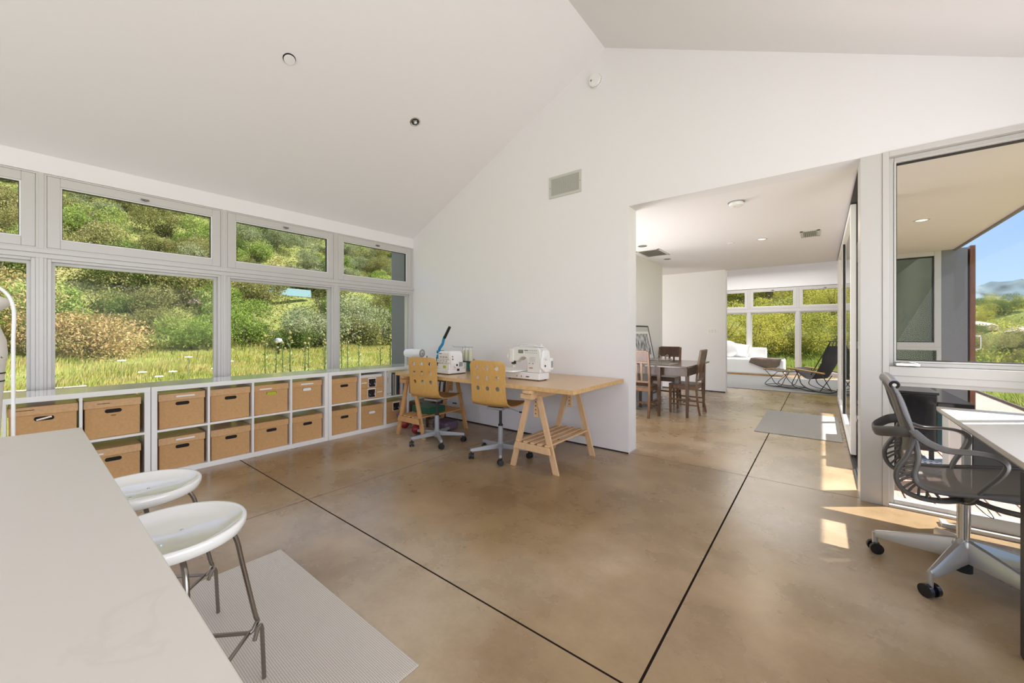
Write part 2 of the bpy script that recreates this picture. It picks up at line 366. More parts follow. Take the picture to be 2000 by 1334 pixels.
# ------------------------------------------------------------ the setting
YG=3.83; XL=-5.02; XR=1.44; RX=-1.79; RZ=4.237; EZ=2.70; SL=.4755; HZ=2.515; YL=8.95; YW=13.9
def S(name,mb,m,label,cat,**k): return T(mb.build(name,m,**k),label,cat,kind='structure')
# floor (one slab through the rooms)
S('floor',MB().box(-5.25,.30,-4.2,14.1,-.2,0).box(.30,1.6,-4.2,YG+.12,-.2,0),'floor','polished tan concrete floor with dark saw-cut joints','floor')
# gable wall with opening on the right (house-shaped polygon minus the opening)
def gable(y0,y1,xo,zo=HZ):
    g=MB()
    g.prism([(XL-.12,0),(xo,0),(xo,RZ+SL*-(abs(xo-RX))),(RX,RZ),(XL-.12,EZ-.12*SL)] if xo>RX else [(XL-.12,0),(xo,0),(xo,RZ-SL*(RX-xo)),(XL-.12,EZ-.12*SL)],y0,y1)
    return g
g=MB()
g.prism([(XL,0),(-1.53,0),(-1.53,HZ),(-1.53,RZ-SL*(-1.53-RX)),(RX,RZ),(XL,EZ)],YG,YG+.2)
g.prism([(-1.53,HZ),(XR+.2,HZ),(XR+.2,RZ-SL*(XR+.2-RX)),(-1.53,RZ-SL*(-1.53-RX))],YG,YG+.2)
S('wall_far',g,'wall','white gable wall rising to the ceiling ridge above the hall opening','wall')
S('shadow_gap_far',MB().box(XL+.02,-1.531,YG-.003,YG,0,.014),'gasket','dark strip painted as the shadow gap at the foot of the gable wall','baseboard')  # black strip in place of the shade in the wall-foot gap
S('baseboard_jamb',MB().box(-1.53,-1.526,YG+.002,YG+.198,0,.014),'alu','thin metal bead at the foot of the opening jamb','baseboard')
# ceiling slopes
S('ceiling',MB().prism([(XL-.13,EZ-.13*SL+.0),(RX,RZ),(RX,RZ+.22),(XL-.13,EZ-.13*SL+.22)],-4.2,YG+.2),'ceil','white sloping ceiling plane over the window wall','ceiling')
S('ceiling_right',MB().prism([(RX,RZ),(XR+.2,RZ-SL*(XR+.2-RX)),(XR+.2,RZ-SL*(XR+.2-RX)+.22),(RX,RZ+.22)],-4.2,YG+.2),'ceil','white sloping ceiling plane over the desk side','ceiling')
S('sun_block_roof',MB().box(XR+.2,4.2,-4.2,YG+.2,2.58,2.75),'soffit','unseen roof slab added to block sun on the desk side','roof')  # unseen overhang, added to keep sun out of the desk-side windows
# left wall: strip above the windows
S('wall_left',MB().box(XL-.12,XL,-4.2,YG,2.548,2.72).box(XL-.12,XL,-4.2,-3.63,0,2.55),'wall','white wall strip above the long window band','wall')
S('wall_back',MB().box(-5.2,-4.4,-4.3,-4.1,0,3.4).box(1.0,1.7,-4.3,-4.1,0,3.2).prism([(-5.2,2.5),(1.7,2.5),(1.7,2.6),(RX,RZ),(-5.2,2.65)],-4.3,-4.1),'wall','white wall behind the kitchen counter','wall')
S('wall_right',MB().box(XR,XR+.2,-4.2,-3.6,0,2.9).box(XR,XR+.2,3.2,YG,0,2.9).box(XR,XR+.2,-3.6,3.2,2.4,2.9),'wall','white wall on the desk side','wall')
S('trim_column',MB().box(.224,.342,YG-.004,YG+.24,0,2.515),'alud','tall pale metal-clad post between the hall doors and window','post',bevel=.002)
# hall ceiling, roof and walls
S('ceiling_hall',MB().box(-5.2,.24,YG+.2,YL+.15,HZ,HZ+.25).box(.24,1.60,YG+.02,YL+.15,HZ+.012,HZ+.25),'ceil','flat white ceiling over the hall','ceiling')
S('trim_fascia',MB().box(1.60,1.63,YG+.21,YL+2.4,HZ-.02,HZ+.27).box(.30,1.63,YL,YL+.1,HZ+.0,HZ+.02),'deckrim','dark fascia along the edge of the porch roof','fascia')
S('trim_soffit',MB().box(.245,1.60,YG+.21,YL,HZ,HZ+.011),'soffit','tan soffit under the porch roof outside the hall','soffit')
S('wall_hall_left',MB().box(-2.62,-2.42,6.12,7.75,0,HZ),'jamb','white side wall beside the dining table','wall')
S('wall_hall_end',MB().box(-5.2,-1.53,YL,YL+.16,0,HZ),'wall','white wall facing the hall with the switch plate','wall')
S('shadow_gap_hall_end',MB().box(-5.1,-1.535,YL-.003,YL,0,.02),'gasket','dark strip painted as the shadow gap at the foot of the hall end wall','baseboard')  # shade of the gap under this wall, drawn as a dark strip
S('wall_kitchen_left',MB().box(-5.3,-5.1,YG+.2,4.3,0,HZ).box(-5.3,-5.1,8.6,YL,0,HZ).box(-5.3,-5.1,4.3,8.6,0,.5),'wall','white wall of the kitchen bay out of sight','wall')
# living room shell
S('ceiling_living',MB().prism([(XL,EZ),(RX,RZ),(RX,RZ+.2),(XL,EZ+.2)],YL+.15,YW+.15).prism([(RX,RZ),(XR+.2,2.62),(XR+.2,2.82),(RX,RZ+.2)],YL+.15,YW+.15),'ceil','vaulted white ceiling of the far sitting room','ceiling')
S('wall_living_left',MB().box(-5.3,-5.1,YL,YW+.2,0,2.8),'wall','white left wall of the far sitting room','wall')
S('wall_living_right',MB().box(1.5,1.7,YL+.15,YW+.2,0,2.75),'wall','white right wall of the far sitting room','wall')
g=MB().prism([(-5.2,2.56),(1.6,2.56),(1.6,2.62),(RX,RZ),(-5.2,2.65)],YW,YW+.15); g.box(-5.2,-4.2,YW,YW+.15,0,2.6)
S('wall_living_far',g,'wall','white wall above the far sitting room windows','wall')
S('wall_living_gable',MB().prism([(-5.2,HZ+.25),(1.6,HZ+.25),(1.6,2.79),(RX,RZ+.02),(-5.2,2.79)],YL+.1,YL+.18),'wall','upper gable wall over the hall end','wall')
S('wall_living_near',MB().box(1.47,1.745,YL,YL+.6,-.2,2.53),'stuccod','grey stucco wall end outside beyond the porch','wall')
S('floor_living',MB().box(.30,1.6,YL+.1,14.1,-.2,0),'floor','concrete floor of the far sitting room bay','floor')
S('wall_fin_left',MB().box(-5.58,XL-.13,YG-.01,YG+.2,-.3,3.0),'fin','dark grey fin wall outside the corner window','wall')
# deck
g=MB()
x=.30
k=0
xs=[.345+.1535*i for i in range(-1,10)]
for i in range(len(xs)-1):
    x0=max(xs[i]+.006,.27); x1=xs[i+1]-.006
    g.box(x0,x1,YG+.13,YL-.0,-.06,-.02)
S('floor_deck',g,'deck','reddish grey timber deck boards outside the hall doors','deck')
S('deck_gap_shade',MB().box(.27,1.85,YG+.13,YL,-.2,-.075),'gasket','black slab painted as the shade under the deck boards','deck')  # solid black slab painting the shade seen between the boards

# ------------------------------------------------------------ windows
def frame(mb,w,z0,z1,t,d0,d1,x0=0):
    mb.box(x0,x0+t,d0,d1,z0,z1).box(x0+w-t,x0+w,d0,d1,z0,z1).box(x0+t,x0+w-t,d0,d1,z0,z0+t).box(x0+t,x0+w-t,d0,d1,z1-t,z1); return mb
# local: x along the wall, y into the outside, z up
def awning(n,loc,rz,w,label,latch=True):
    e=E('window_%d'%n,loc,rz,label,'window',kind='structure')
    frame(MB(),w,1.92,2.545,.014,0,.11).build('outer_frame','alu',e)
    f=MB(); X0=.016; W=w-.032
    frame(f,W,1.935,2.53,.072,.0,.045,X0).build('sash','alu',e,bevel=.003)
    b=MB(); frame(b,W-.144,2.007,2.458,.010,.012,.05,X0+.072).build('bead','white',e)
    g2=MB(); frame(g2,W-.164,2.017,2.448,.004,.018,.05,X0+.082).build('gasket','gasket',e)
    MB().box(X0+.085,w-X0-.085,.035,.041,2.02,2.446).build('pane','glass',e)
    if latch:
        l=MB().box(w/2-.03,w/2+.03,-.012,0,2.478,2.494).box(w/2-.012,w/2+.012,-.03,-.010,2.470,2.488).cyl((w/2,-.03,2.478),(w/2,-.055,2.470),.006); l.build('latch','reflector',e,bevel=.003)
    return e
def fixed(n,loc,rz,w,label,z0=.08,z1=1.845):
    e=E('window_%d'%n,loc,rz,label,'window',kind='structure')
    frame(MB(),w,z0,z1,.024,0,.12).build('outer_frame','alu',e,bevel=.002)
    frame(MB(),w-.048,z0+.024,z1-.024,.022,.05,.10,.024).build('stop','alu',e)
    MB().box(.045,w-.045,.078,.086,z0+.045,z1-.045).build('pane','glass',e)
    return e
mull=[3.815,2.585,1.355,.103,-1.14,-2.38,-3.62]
nm=['nearest the gable wall','second from the gable wall','third from the gable wall','fourth from the gable wall','behind the counter','far behind the counter']
n=1
for i in range(6):
    y1,y0=mull[i],mull[i+1]; w=y1-y0-.03
    # rz=90deg: local x -> +Y, local y -> -X (outside)
    awning(n,(XL,y0+.015,0),R(90),w,'upper awning window in the left wall, '+nm[i]); n+=1
    fixed(n,(XL,y0+.03,0),R(90),y1-y0-.06,'tall fixed lower pane in the left wall, '+nm[i]); n+=1
g=MB()
for y in mull[1:-1]:
    g.box(XL-.12,XL+.008,y-.030,y+.030,0,1.85).box(XL-.11,XL+.004,y-.015,y+.015,1.915,2.548).box(XL,XL+.016,y-.012,y+.012,0,1.85)
g.box(XL-.12,XL+.003,3.785,YG,0,2.548)
S('trim_mullions',g,'alu','grey metal mullions of the left window band','trim',bevel=.002)
S('trim_rail',MB().box(XL-.12,XL+.012,-3.63,YG,1.845,1.885).box(XL-.12,XL+.022,-3.63,YG,1.885,1.92),'alu','grey metal transom rail along the left window band','trim',bevel=.002)
S('trim_sill_left',MB().box(XL-.12,XL+.012,-3.63,YG,0,.08),'alu','grey metal sill along the left window band','trim')
# gable window on the right, beyond the desk
WX0=.342; WX1=XR
g=MB().box(WX0,WX0+.034,YG-.012,YG+.14,0,2.515).box(WX0+.034,WX1,YG-.012,YG+.14,2.478,2.515).box(WX0+.034,WX1,YG-.012,YG+.14,.93,.995).box(WX0+.034,WX1,YG-.012,YG+.14,0,.018)
g.box(WX0+.034,WX1,YG-.004,YG+.14,.885,.93)
S('trim_window_frame',g,'alud','pale metal frame around the window beyond the desk','trim',bevel=.002)
e=E('window_%d'%n,(WX0+.034,YG,0),0,'large upper pane beyond the white desk looking to the porch','window',kind='structure'); n+=1
w=WX1-WX0-.034
frame(MB(),w,.995,2.478,.030,.035,.09).build('sash','alu',e,bevel=.004)
frame(MB(),w-.06,1.025,2.448,.010,.028,.08,.03).build('bead','alud',e)
frame(MB(),w-.08,1.035,2.438,.006,.05,.09,.04).build('gasket','gasket',e)
MB().box(.045,w-.045,.062,.068,1.04,2.434).build('pane','glass',e)
h=MB().prism(rrect(.03,.155,-.0,.022,.01),-.035,.03,'y').build('crank_handle','chrome',e,bevel=.004); h.location=(0,0,1.0)
a=MB().tube(smoothpath([(.05,-.02,1.018),(.09,-.035,1.030),(.14,-.03,1.022)]),.005).build('crank_arm','chrome',e,smooth=True)
e=E('window_%d'%n,(WX0+.034,YG,0),0,'low fixed pane beside the office chair looking to the deck','window',kind='structure'); n+=1
frame(MB(),w,.018,.885,.030,.03,.10).build('outer_frame','alud',e,bevel=.003)
MB().box(.03,w-.03,.062,.068,.045,.86).build('pane','glass',e)
# right wall and back wall glazing (out of frame)
for (lab,loc,rz,w,nn) in (('wide window on the desk side wall',(XR+.06,-3.6,0),R(90),3.4,1),('second wide window on the desk side wall',(XR+.06,-.2,0),R(90),3.4,1),('wide window in the back wall',(-4.4,-4.15,0),0,5.4,1)):
    e=E('window_%d'%n,loc,rz,lab,'window',kind='structure'); n+=1
    frame(MB(),w,.1,2.4,.05,-.02,.06).build('outer_frame','alu',e)
# far sitting room windows
fm=[-4.2,-2.98,-1.74,-.525,.69,1.5]
fmn=['leftmost','second from left','third from left','fourth from left','rightmost']
for i in range(5):
    x0,x1=fm[i],fm[i+1]
    awning(n,(x0+.015,YW,0),0,x1-x0-.03,'upper awning window of the far sitting room, '+fmn[i]); n+=1
    fixed(n,(x0+.03,YW,0),0,x1-x0-.06,'tall lower pane of the far sitting room, '+fmn[i]); n+=1
g=MB()
for x in fm[1:-1]: g.box(x-.03,x+.03,YW-.008,YW+.12,0,1.85).box(x-.015,x+.015,YW-.004,YW+.11,1.915,2.548)
g.box(-4.2,1.5,YW-.012,YW+.12,1.845,1.92).box(-4.2,1.5,YW-.012,YW+.12,0,.08)
S('trim_mullions_living',g,'alu','grey metal mullions of the far sitting room windows','trim')
# neighbour window seen through the porch (gable of the sitting room)
e=E('window_%d'%n,(.30,YL,0),0,'tinted awning window of the far wing seen across the porch','window',kind='structure'); n+=1
frame(MB(),1.17,1.0,2.515,.075,-.01,.1).build('sash','alu',e,bevel=.004)
frame(MB(),1.02,1.075,2.44,.012,.0,.1,.075).build('gasket','gasket',e)
MB().box(.08,1.09,.03,.036,1.08,2.43).build('pane','glassd',e)
frame(MB(),1.17,0,1.0,.05,-.01,.1).build('lower_frame','alu',e)
MB().box(.05,1.12,.03,.036,.05,.95).build('lower_pane','glassd',e)
# sliding doors of the hall
S('trim_track',MB().box(.225,.40,YG+.25,YL,0,.012).box(.245,.252,YG+.25,YL,.012,.022).box(.285,.292,YG+.25,YL,.012,.022).box(.325,.332,YG+.25,YL,.012,.022).box(.225,.40,YG+.25,YL,HZ-.015,HZ+.005),'gasket','dark floor track of the hall sliding doors','track')
dl=['nearest panel of the hall sliding doors, with a wide white stile','middle panel of the hall sliding doors','farthest panel of the hall sliding doors']
for i,(y0,y1,x) in enumerate(((5.08,6.99,.270),(6.93,8.47,.270),(8.40,YL-.02,.270))):
    e=E('door_%d'%(i+1),(x,y0,0),R(90),dl[i],'door',kind='structure')
    w=y1-y0; s0=.085
    MB().box(0,s0,-.0,.045,.03,HZ-.02).build('stile','jamb',e,bevel=.006)
    MB().box(w-.06,w,-.0,.045,.03,HZ-.02).build('stile','jamb',e,bevel=.006)
    MB().box(s0,w-.06,0,.045,.03,.13).box(s0,w-.06,0,.045,HZ-.09,HZ-.02).build('rail','jamb',e,bevel=.004)
    MB().box(-.006,.004,-.007,-.001,.02,HZ-.01).build('edge_seal','gasket',e)
    MB().box(s0,w-.06,.018,.026,.13,HZ-.09).build('pane','glass',e)
    MB().box(s0,s0+.004,.012,.032,.13,HZ-.09).box(w-.064,w-.06,.012,.032,.13,HZ-.09).build('gasket','gasket',e)
# open cedar door of the far wing
e=E('door_4',(1.765,YL-.02,0),0,'brown timber door standing open past the grey wall end, with pull handle','door',kind='structure')
MB().box(0,.055,0,.95,.05,2.55).build('leaf','doorw',e,bevel=.003)
MB().tube(smoothpath([(.05,.03,.975),(.105,.03,.985),(.112,.03,1.02),(.112,.03,1.14),(.105,.03,1.17),(.05,.03,1.18)],4),.008).build('pull_handle','chrome',e,smooth=True)
# ------------------------------------------------------------ cube shelving along the window wall
SX0,SX1=-4.86,-4.40   # back, front
def shelf_unit(y0,label):
    W=1.496; e=E('shelving_unit',(SX1,y0,0),0,label,'shelf',group='white cube shelving units under the window band')
    d=SX0-SX1
    MB().box(d,0,.0,W,.735,.774).build('top_panel','shelf',e,bevel=.0012)
    MB().box(d,0,0,W,0,.045).build('bottom_panel','shelf',e,bevel=.0012)
    for a in (0,W-.038): MB().box(d,0,a,a+.038,.045,.735).build('side_panel','shelf',e,bevel=.0012)
    MB().box(d,-.001,.038,W-.038,.385,.403).build('middle_shelf','shelf',e,bevel=.001)
    for k in (1,2,3):
        yy=.038+(W-.076)*k/4
        MB().box(d,-.002,yy-.009,yy+.009,.403,.735).box(d,-.002,yy-.009,yy+.009,.045,.385).build('divider','shelf',e,bevel=.001)
    return e
UA,UB,UC=-.821,.679,2.179
shelf_unit(UA,'white cube shelving unit behind the counter, leftmost of the three')
shelf_unit(UB,'white cube shelving unit holding eight boxes, middle of the three')
shelf_unit(UC,'white cube shelving unit beside the long table, with books')
def cell(u,c): # inner y range
    p=(1.496-.076)/4; return u+.038+p*c+(.011 if c else .002), u+.038+p*(c+1)-(.011 if c<3 else .002)
def file_box(u,c,row,label,slot='cardin',stickers=(),h=None,dy=0,w=None,front=-.03,sag=0,brand=False):
    y0,y1=cell(u,c); z=.404 if row else .046; hh=h or (.298 if row else .277); ww=w or .322
    yc=(y0+y1)/2+dy
    e=E('cardboard_box',(SX1+front,yc,z),0,label,'box',group=None)
    a=ww/2-.006; d=.385
    MB().box(-d,-.006,-a,a,0,hh-.01).build('body','card',e,bevel=.003)
    # lid band, slightly sagging lower edge
    g=MB(); n=8
    for (xa,xb,ya,yb) in ((-.004,0,-ww/2,ww/2),(-d-.006,-d-.002,-ww/2,ww/2)):
        lo=[(ya+(yb-ya)*i/n, hh-.062-sag*math.sin(PI*i/n)) for i in range(n+1)]
        g.prism(lo+[(yb,hh),(ya,hh)],xa,xb,'x')
    g.box(-d-.004,-.002,-ww/2,-ww/2+.004,hh-.062,hh).box(-d-.004,-.002,ww/2-.004,ww/2,hh-.062,hh).box(-d-.006,0,-ww/2,ww/2,hh-.004,hh)
    g.build('lid','card2',e,bevel=.0012)
    s=[(yy,zz) for yy,zz in rrect(-.048,.048,hh-.108,hh-.078,.0145)]
    if slot:
        MB().prism(s,-.0075,-.0045,'x').build('hand_hole_shade','cardin',e)  # dark raised piece paints the shade inside the hole
        if slot=='roll':
            MB().cyl((-.004,-.036,hh-.102),(-.004,.036,hh-.085),.009).build('rolled_sheet','chrome',e,smooth=True)
        elif slot!='cardin':
            MB().prism([(p[0]*.93,p[1]-.002) for p in s],-.006,-.003,'x').build('contents',slot,e)
    for (sy,sz,sw,sh,m) in stickers:
        q=MB().box(-.001,.0012,sy-sw/2,sy+sw/2,hh-sz-sh/2,hh-sz+sh/2).build('sticker',m,e)
    return e
W1=((.02,.030,.13,.013,'paper'),)
file_box(UA,2,1,'cardboard box with silvery rolls in its hand hole, left end of the upper shelf row',slot='roll',stickers=((-.09,.025,.09,.004,'cardin'),),w=.33)
file_box(UA,3,1,'cardboard box with small printed mark, upper row just left of the double upright',stickers=((-.055,.03,.07,.004,'cardin'),(0,.128,.028,.004,'cardin')),dy=-.005)
file_box(UA,2,0,'cardboard box low in the shelf behind the counter, mostly hidden')
file_box(UA,3,0,'cardboard box in the lower row behind the counter corner, white sticker on its lid',stickers=((-.09,.04,.07,.012,'paper'),),dy=-.005,h=.27)
file_box(UB,0,1,'cardboard box with white strip on lid, upper row right of the double upright',stickers=W1)
file_box(UB,0,0,'cardboard box with white strip on lid, lower row right of the double upright',stickers=W1)
file_box(UB,1,1,'plain cardboard box without sticker, upper row, second cell of the middle unit')
file_box(UB,1,0,'plain cardboard box with sagging lid, lower row, second cell of the middle unit',sag=.006,dy=.004)
file_box(UB,2,1,'cardboard box with yellow cloth showing in its hand hole',slot='yellow',stickers=((-.055,.045,.11,.013,'paper'),(-.075,.025,.06,.006,'paperp')))
file_box(UB,2,0,'cardboard box with faint pink strip on lid, below the one with yellow cloth',stickers=((-.06,.03,.09,.004,'paperp'),),sag=.004)
file_box(UB,3,1,'cardboard box with white strip and white contents, upper right cell of the middle unit',slot='paper',stickers=((.0,.035,.13,.014,'paper'),),dy=-.006)
file_box(UB,3,0,'cardboard box with small orange print, lower right cell of the middle unit',stickers=((-.08,.03,.07,.006,'paperp'),),sag=.006)
file_box(UC,0,1,'cardboard box with half covered hand hole, upper left cell beside the table',dy=-.004,h=.29)
file_box(UC,0,0,'cardboard box with wavy lid, lower left cell of the right unit',sag=.01)
file_box(UC,1,0,'cardboard box with sagging lid and white contents, below the two flat boxes',slot='paper',sag=.012)
def flat_box(u,c,z,h,label,pic=True,pic_y=.0,strip=None):
    y0,y1=cell(u,c); e=E('flat_cardboard_box',(SX1-.03,(y0+y1)/2,z),0,label,'box')
    MB().box(-.37,-.003,-.158,.158,0,h-.004).build('body','card',e,bevel=.003)
    MB().box(-.374,0,-.161,.161,h*.42,h).build('lid','card2',e,bevel=.002)
    if pic:
        MB().box(-.0005,.0012,pic_y-.055,pic_y+.055,h*.5-.056,h*.5+.060).build('label_border','paper',e)
        MB().box(.001,.0020,pic_y-.048,pic_y+.048,h*.5-.052,h*.5+.046).build('picture_label','swirl',e)
    if strip is not None: MB().box(-.0005,.0012,strip-.035,strip+.035,h*.48,h*.48+.012).build('sticker','paper',e)
    return e
flat_box(UC,1,.404,.133,'flat cardboard box with black picture label, bottom of the upper pair',pic_y=-.01,strip=.105)
flat_box(UC,1,.538,.128,'flat cardboard box with black picture label, on top of the pair',pic_y=.0,strip=-.11)
e=E('paper_stack',(SX1-.05,sum(cell(UC,1))/2,.6665),0,'stack of white paper on top of the two flat boxes','paper')
MB().box(-.33,0,-.14,.15,0,.035).build('sheets','paper',e)
flat_box(UC,2,.046,.135,'flat cardboard box with white strip, lowest right of the shelving',pic=False,strip=.03)
flat_box(UC,2,.182,.142,'flat cardboard box with black picture label under the books',pic_y=.0)
# books, upper row third cell
y0,y1=cell(UC,2); yy=y0+.004
bk=[('tall white binder with dark lettering on its spine',.052,.312,(.68,.67,.65),'b'),('white ring binder beside the lettered binder',.038,.305,(.72,.72,.70),'b'),
('black book with white flecks on its spine',.020,.285,(.02,.02,.02),''),('slim silver grey book',.014,.27,(.30,.30,.31),''),('grey paperback book',.018,.272,(.22,.215,.21),''),
('cream book with brown marks',.017,.268,(.48,.44,.36),''),('black hardback book left of the blue one',.024,.278,(.018,.018,.02),''),('bright blue book',.016,.275,(.04,.22,.48),''),
('black book with a red lower spine',.014,.272,(.03,.02,.02),'r'),('pale pink book',.013,.27,(.60,.42,.42),''),('white book right of the pink one',.022,.28,(.62,.61,.60),''),('off white wide folder',.026,.275,(.50,.49,.47),''),('grey folder near the right divider',.018,.262,(.15,.155,.17),'')]
for i,(lb,t,h,c,kd) in enumerate(bk):
    if yy+t>y1-.002: break
    m=mat('book_cover_%d'%i,c,.5); e=E('book',(SX1-.02-(i*7%5)*.006,yy+t/2,.404),0,lb+', on the upper shelf by the table','book',group='books and binders beside the long table')
    MB().box(-.21,0,-t/2+.0006,t/2-.0006,0,h).build('cover',m,e,bevel=.0015)
    MB().box(-.206,-.004,-t/2+.003,t/2-.003,h-.001,h+.0006).build('pages','paper',e)
    if kd=='b':
        if i==0: [textmesh(ch,.026,'gasket',e,Matrix.Translation((.0012,0,.235-.024*q))@Euler((R(90),0,R(90))).to_matrix().to_4x4(),'spine_letter') for q,ch in enumerate('LFS')]
        MB().cyl((-.001,0,.03),(.0012,0,.03),.006).build('finger_ring','gasket',e)
    if kd=='r': MB().box(-.001,.0015,-t/2+.001,t/2-.001,.0,.07).build('spine_band','red',e)
    yy+=t
# few items in the last cell, glimpsed between table and chair
e=T(MB().box(-4.66,-4.44,cell(UC,3)[0]+.01,cell(UC,3)[0]+.05,.404,.65).build('book','card',bevel=.002),'brown book standing in the last shelf cell behind the chair','book')
e=T(MB().box(-4.66,-4.44,cell(UC,3)[0]+.055,cell(UC,3)[0]+.10,.404,.67).build('book','black',bevel=.002),'black binder standing in the last shelf cell behind the chair','book')

# ------------------------------------------------------------ long table on two trestles
e=E('long_table',(-4.0,2.79,.722),0,'long pale wood table board lying on two trestles against the wall','table')
MB().box(0,2.42,0,1.03,0,.038).build('board','tabletop',e,bevel=.0015)
MB().box(-.0012,2.4212,-.0012,-.0004,.001,.037).box(2.4204,2.4214,0,1.03,.001,.037).box(-.0012,-.0004,0,1.03,.001,.037).build('edge_band','plyed',e)
def trestle(cx,label,m):
    e=E('trestle',(cx,2.86,0),0,label,'trestle',group='wooden trestles under the long table')
    D=.68; 
    for yy in (0,D):
        for s in (-1,1):
            g=MB(); a=Vector((s*.228,yy,0)); b=Vector((s*.045,yy,.655)); d=(b-a).normalized(); wx=.027
            g.prism([(s*.228-wx*1.05,0),(s*.228+wx*1.05,0),(s*.045+wx,.668),(s*.045-wx,.668)],yy-.011+ (s*.012),yy+.011+(s*.012)); g.build('leg',m,e,bevel=.002)
        MB().box(-.19,.19,yy-.022+(.045 if yy else -.022),yy+.0+(.045 if yy else -.022),.185,.245).build('rail',m,e,bevel=.002) if False else MB().prism([(-.200,.175),(.200,.175),(.182,.235),(-.182,.235)],yy-.024 if yy==0 else yy+.024,yy-.042 if yy==0 else yy+.042).build('rail',m,e,bevel=.002)
    for i in range(5):
        xx=-.155+i*.0775; MB().box(xx-.020,xx+.020,-.03,D+.03,.236,.252).build('slat',m,e,bevel=.002)
    MB().box(-.030,.030,-.085,D+.11,.640,.70).build('beam',m,e,bevel=.002)
    MB().box(-.075,.045,-.10,-.055,.648,.690).box(-.035,.035,-.125,-.03,.70,.7215).build('top_support',m,e,bevel=.002)
    for yy in (.04,D-.04):
        g=MB().box(-.024,.024,yy-.011,yy+.011,.47,.66); g.build('height_bar',m,e,bevel=.002)
        for k in range(4): MB().cyl((0,yy-.0125,.50+k*.035),(0,yy-.010,.50+k*.035),.0055,n=10).build('peg_hole','gasket',e)
    MB().cyl((.045,-.027,.64),(.045,-.02,.64),.010).cyl((-.05,-.005,.64),(-.05,-.0,.64),.009).build('bolt','steel',e)
    MB().box(-.055,.055,-.02,D+.02,.7,.7215).build('top_board',m,e,bevel=.001)
    return e
trestle(-2.02,'light pine trestle with slatted shelf at the right end of the table','trestle')
trestle(-3.80,'honey coloured trestle with slatted shelf at the left end of the table','trestle2')

# ------------------------------------------------------------ perforated plywood swivel chairs
def caster(parent,x,y,z,rz,r=.026,name='caster'):
    g=MB(); m=Matrix.Translation((x,y,0))@Matrix.Rotation(rz,4,'Z')
    g.cyl((0,-.024,r),(0,-.006,r),r,n=18).cyl((0,.006,r),(0,.024,r),r,n=18).cyl((0,-.006,r+.004),(0,.006,r+.004),r*.75,n=12).cyl((.012,0,r),(.012,0,z),.007,n=10).box(-.014,.02,-.012,.012,r,r*1.75)
    g.v=[tuple(m@Vector(v)) for v in g.v]
    return g.build(name,'black',parent,smooth=True)
def ply_chair(loc,rot,a0,label):
    e=E('swivel_chair',(*loc,0),0,label,'chair',group='perforated plywood swivel chairs at the long table')
    rm=Matrix.Rotation(rot,4,'Z')
    # side profile: y forward (front), z up ; back at y=-.24
    prof=smoothpath([(-.255,.965),(-.248,.86),(-.235,.74),(-.225,.62),(-.205,.555),(-.15,.522),(-.05,.508),(.08,.512),(.17,.525),(.215,.518),(.235,.498)],6)
    prof=[(p.x,p.y) for p in [Vector((a[0],a[1])) for a in prof]]
    L=[0]
    for i in range(1,len(prof)): L.append(L[-1]+math.dist(prof[i],prof[i-1]))
    tot=L[-1]; W=.205; rc=.06; rows=[]
    for i,(y,z) in enumerate(prof):
        d0=L[i]; d1=tot-L[i]; hw=W-.012*math.sin(PI*min(1,d0/tot*2))
        for d in (d0,d1):
            if d<rc: hw-= rc-math.sqrt(max(0,rc*rc-(rc-d)**2))
        cw=.012*(1 if d0<.4 else .3)
        rows.append([(hw*k/8, y-cw*(k/8)**2*(-1 if d0<.4 else 0), z+(0 if d0<.4 else .010*(k/8)**2)) for k in range(-8,9)])
    sh=MB().sheet(rows); o=sh.build('seat_shell','ply',e,solid=.012)
    cut=MB()
    for zz in (.895,.80,.70):
        for xx in (-.112,0,.112): cut.cyl((xx,-.40,zz),(xx,-.10,zz),.0215,n=20)
    c=cut.build('cutter','ply',e); b=o.modifiers.new('h','BOOLEAN'); b.object=c; b.solver='EXACT'; b.operation='DIFFERENCE'
    bpy.context.view_layer.update(); dg=bpy.context.evaluated_depsgraph_get(); me=bpy.data.meshes.new_from_object(o.evaluated_get(dg))
    o.modifiers.clear(); o.data=me; bpy.data.objects.remove(c)
    for p in me.polygons: p.use_smooth=True
    try: me.set_sharp_from_angle(angle=R(35))
    except Exception: pass
    o.matrix_local=rm
    # mechanism
    g=MB().box(-.085,.085,-.12,.10,.478,.500).box(-.03,.03,-.03,.03,.455,.48); q=g.build('seat_plate','steel',e,bevel=.004); q.matrix_local=rm
    g=MB().tube(smoothpath([(.05,.0,.482),(.13,.02,.470),(.20,.03,.452),(.225,.035,.455)]),.004); q=g.build('lever','steel',e,smooth=True); q.matrix_local=rm
    g=MB().cyl((.20,.03,.450),(.245,.04,.447),.008); q=g.build('lever_grip','black',e,smooth=True); q.matrix_local=rm
    MB().cyl((0,0,.31),(0,0,.46),.0145).cyl((0,0,.30),(0,0,.315),.024).build('gas_cylinder','black',e,smooth=True)
    MB().cyl((0,0,.085),(0,0,.30),.026,.025).cyl((0,0,.06),(0,0,.14),.032).build('column','greyplastic',e,smooth=True)
    for k in range(5):
        a=R(a0+72*k); dx,dy=math.cos(a),math.sin(a)
        g=MB(); m=Matrix.Rotation(a,4,'Z')
        vs=[]
        for (x,w,z0,z1) in ((.02,.018,.075,.125),(.31,.014,.070,.098)):
            vs+=[(x,-w,z0),(x,w,z0),(x,w*.8,z1),(x,-w*.8,z1)]
        g.add(vs,[(0,1,2,3),(7,6,5,4),(0,4,5,1),(1,5,6,2),(2,6,7,3),(3,7,4,0)],m); g.build('base_arm','greyplastic',e,bevel=.003)
        caster(e,dx*.30,dy*.30,.075,a+R(70+40*k),.027)
    return e
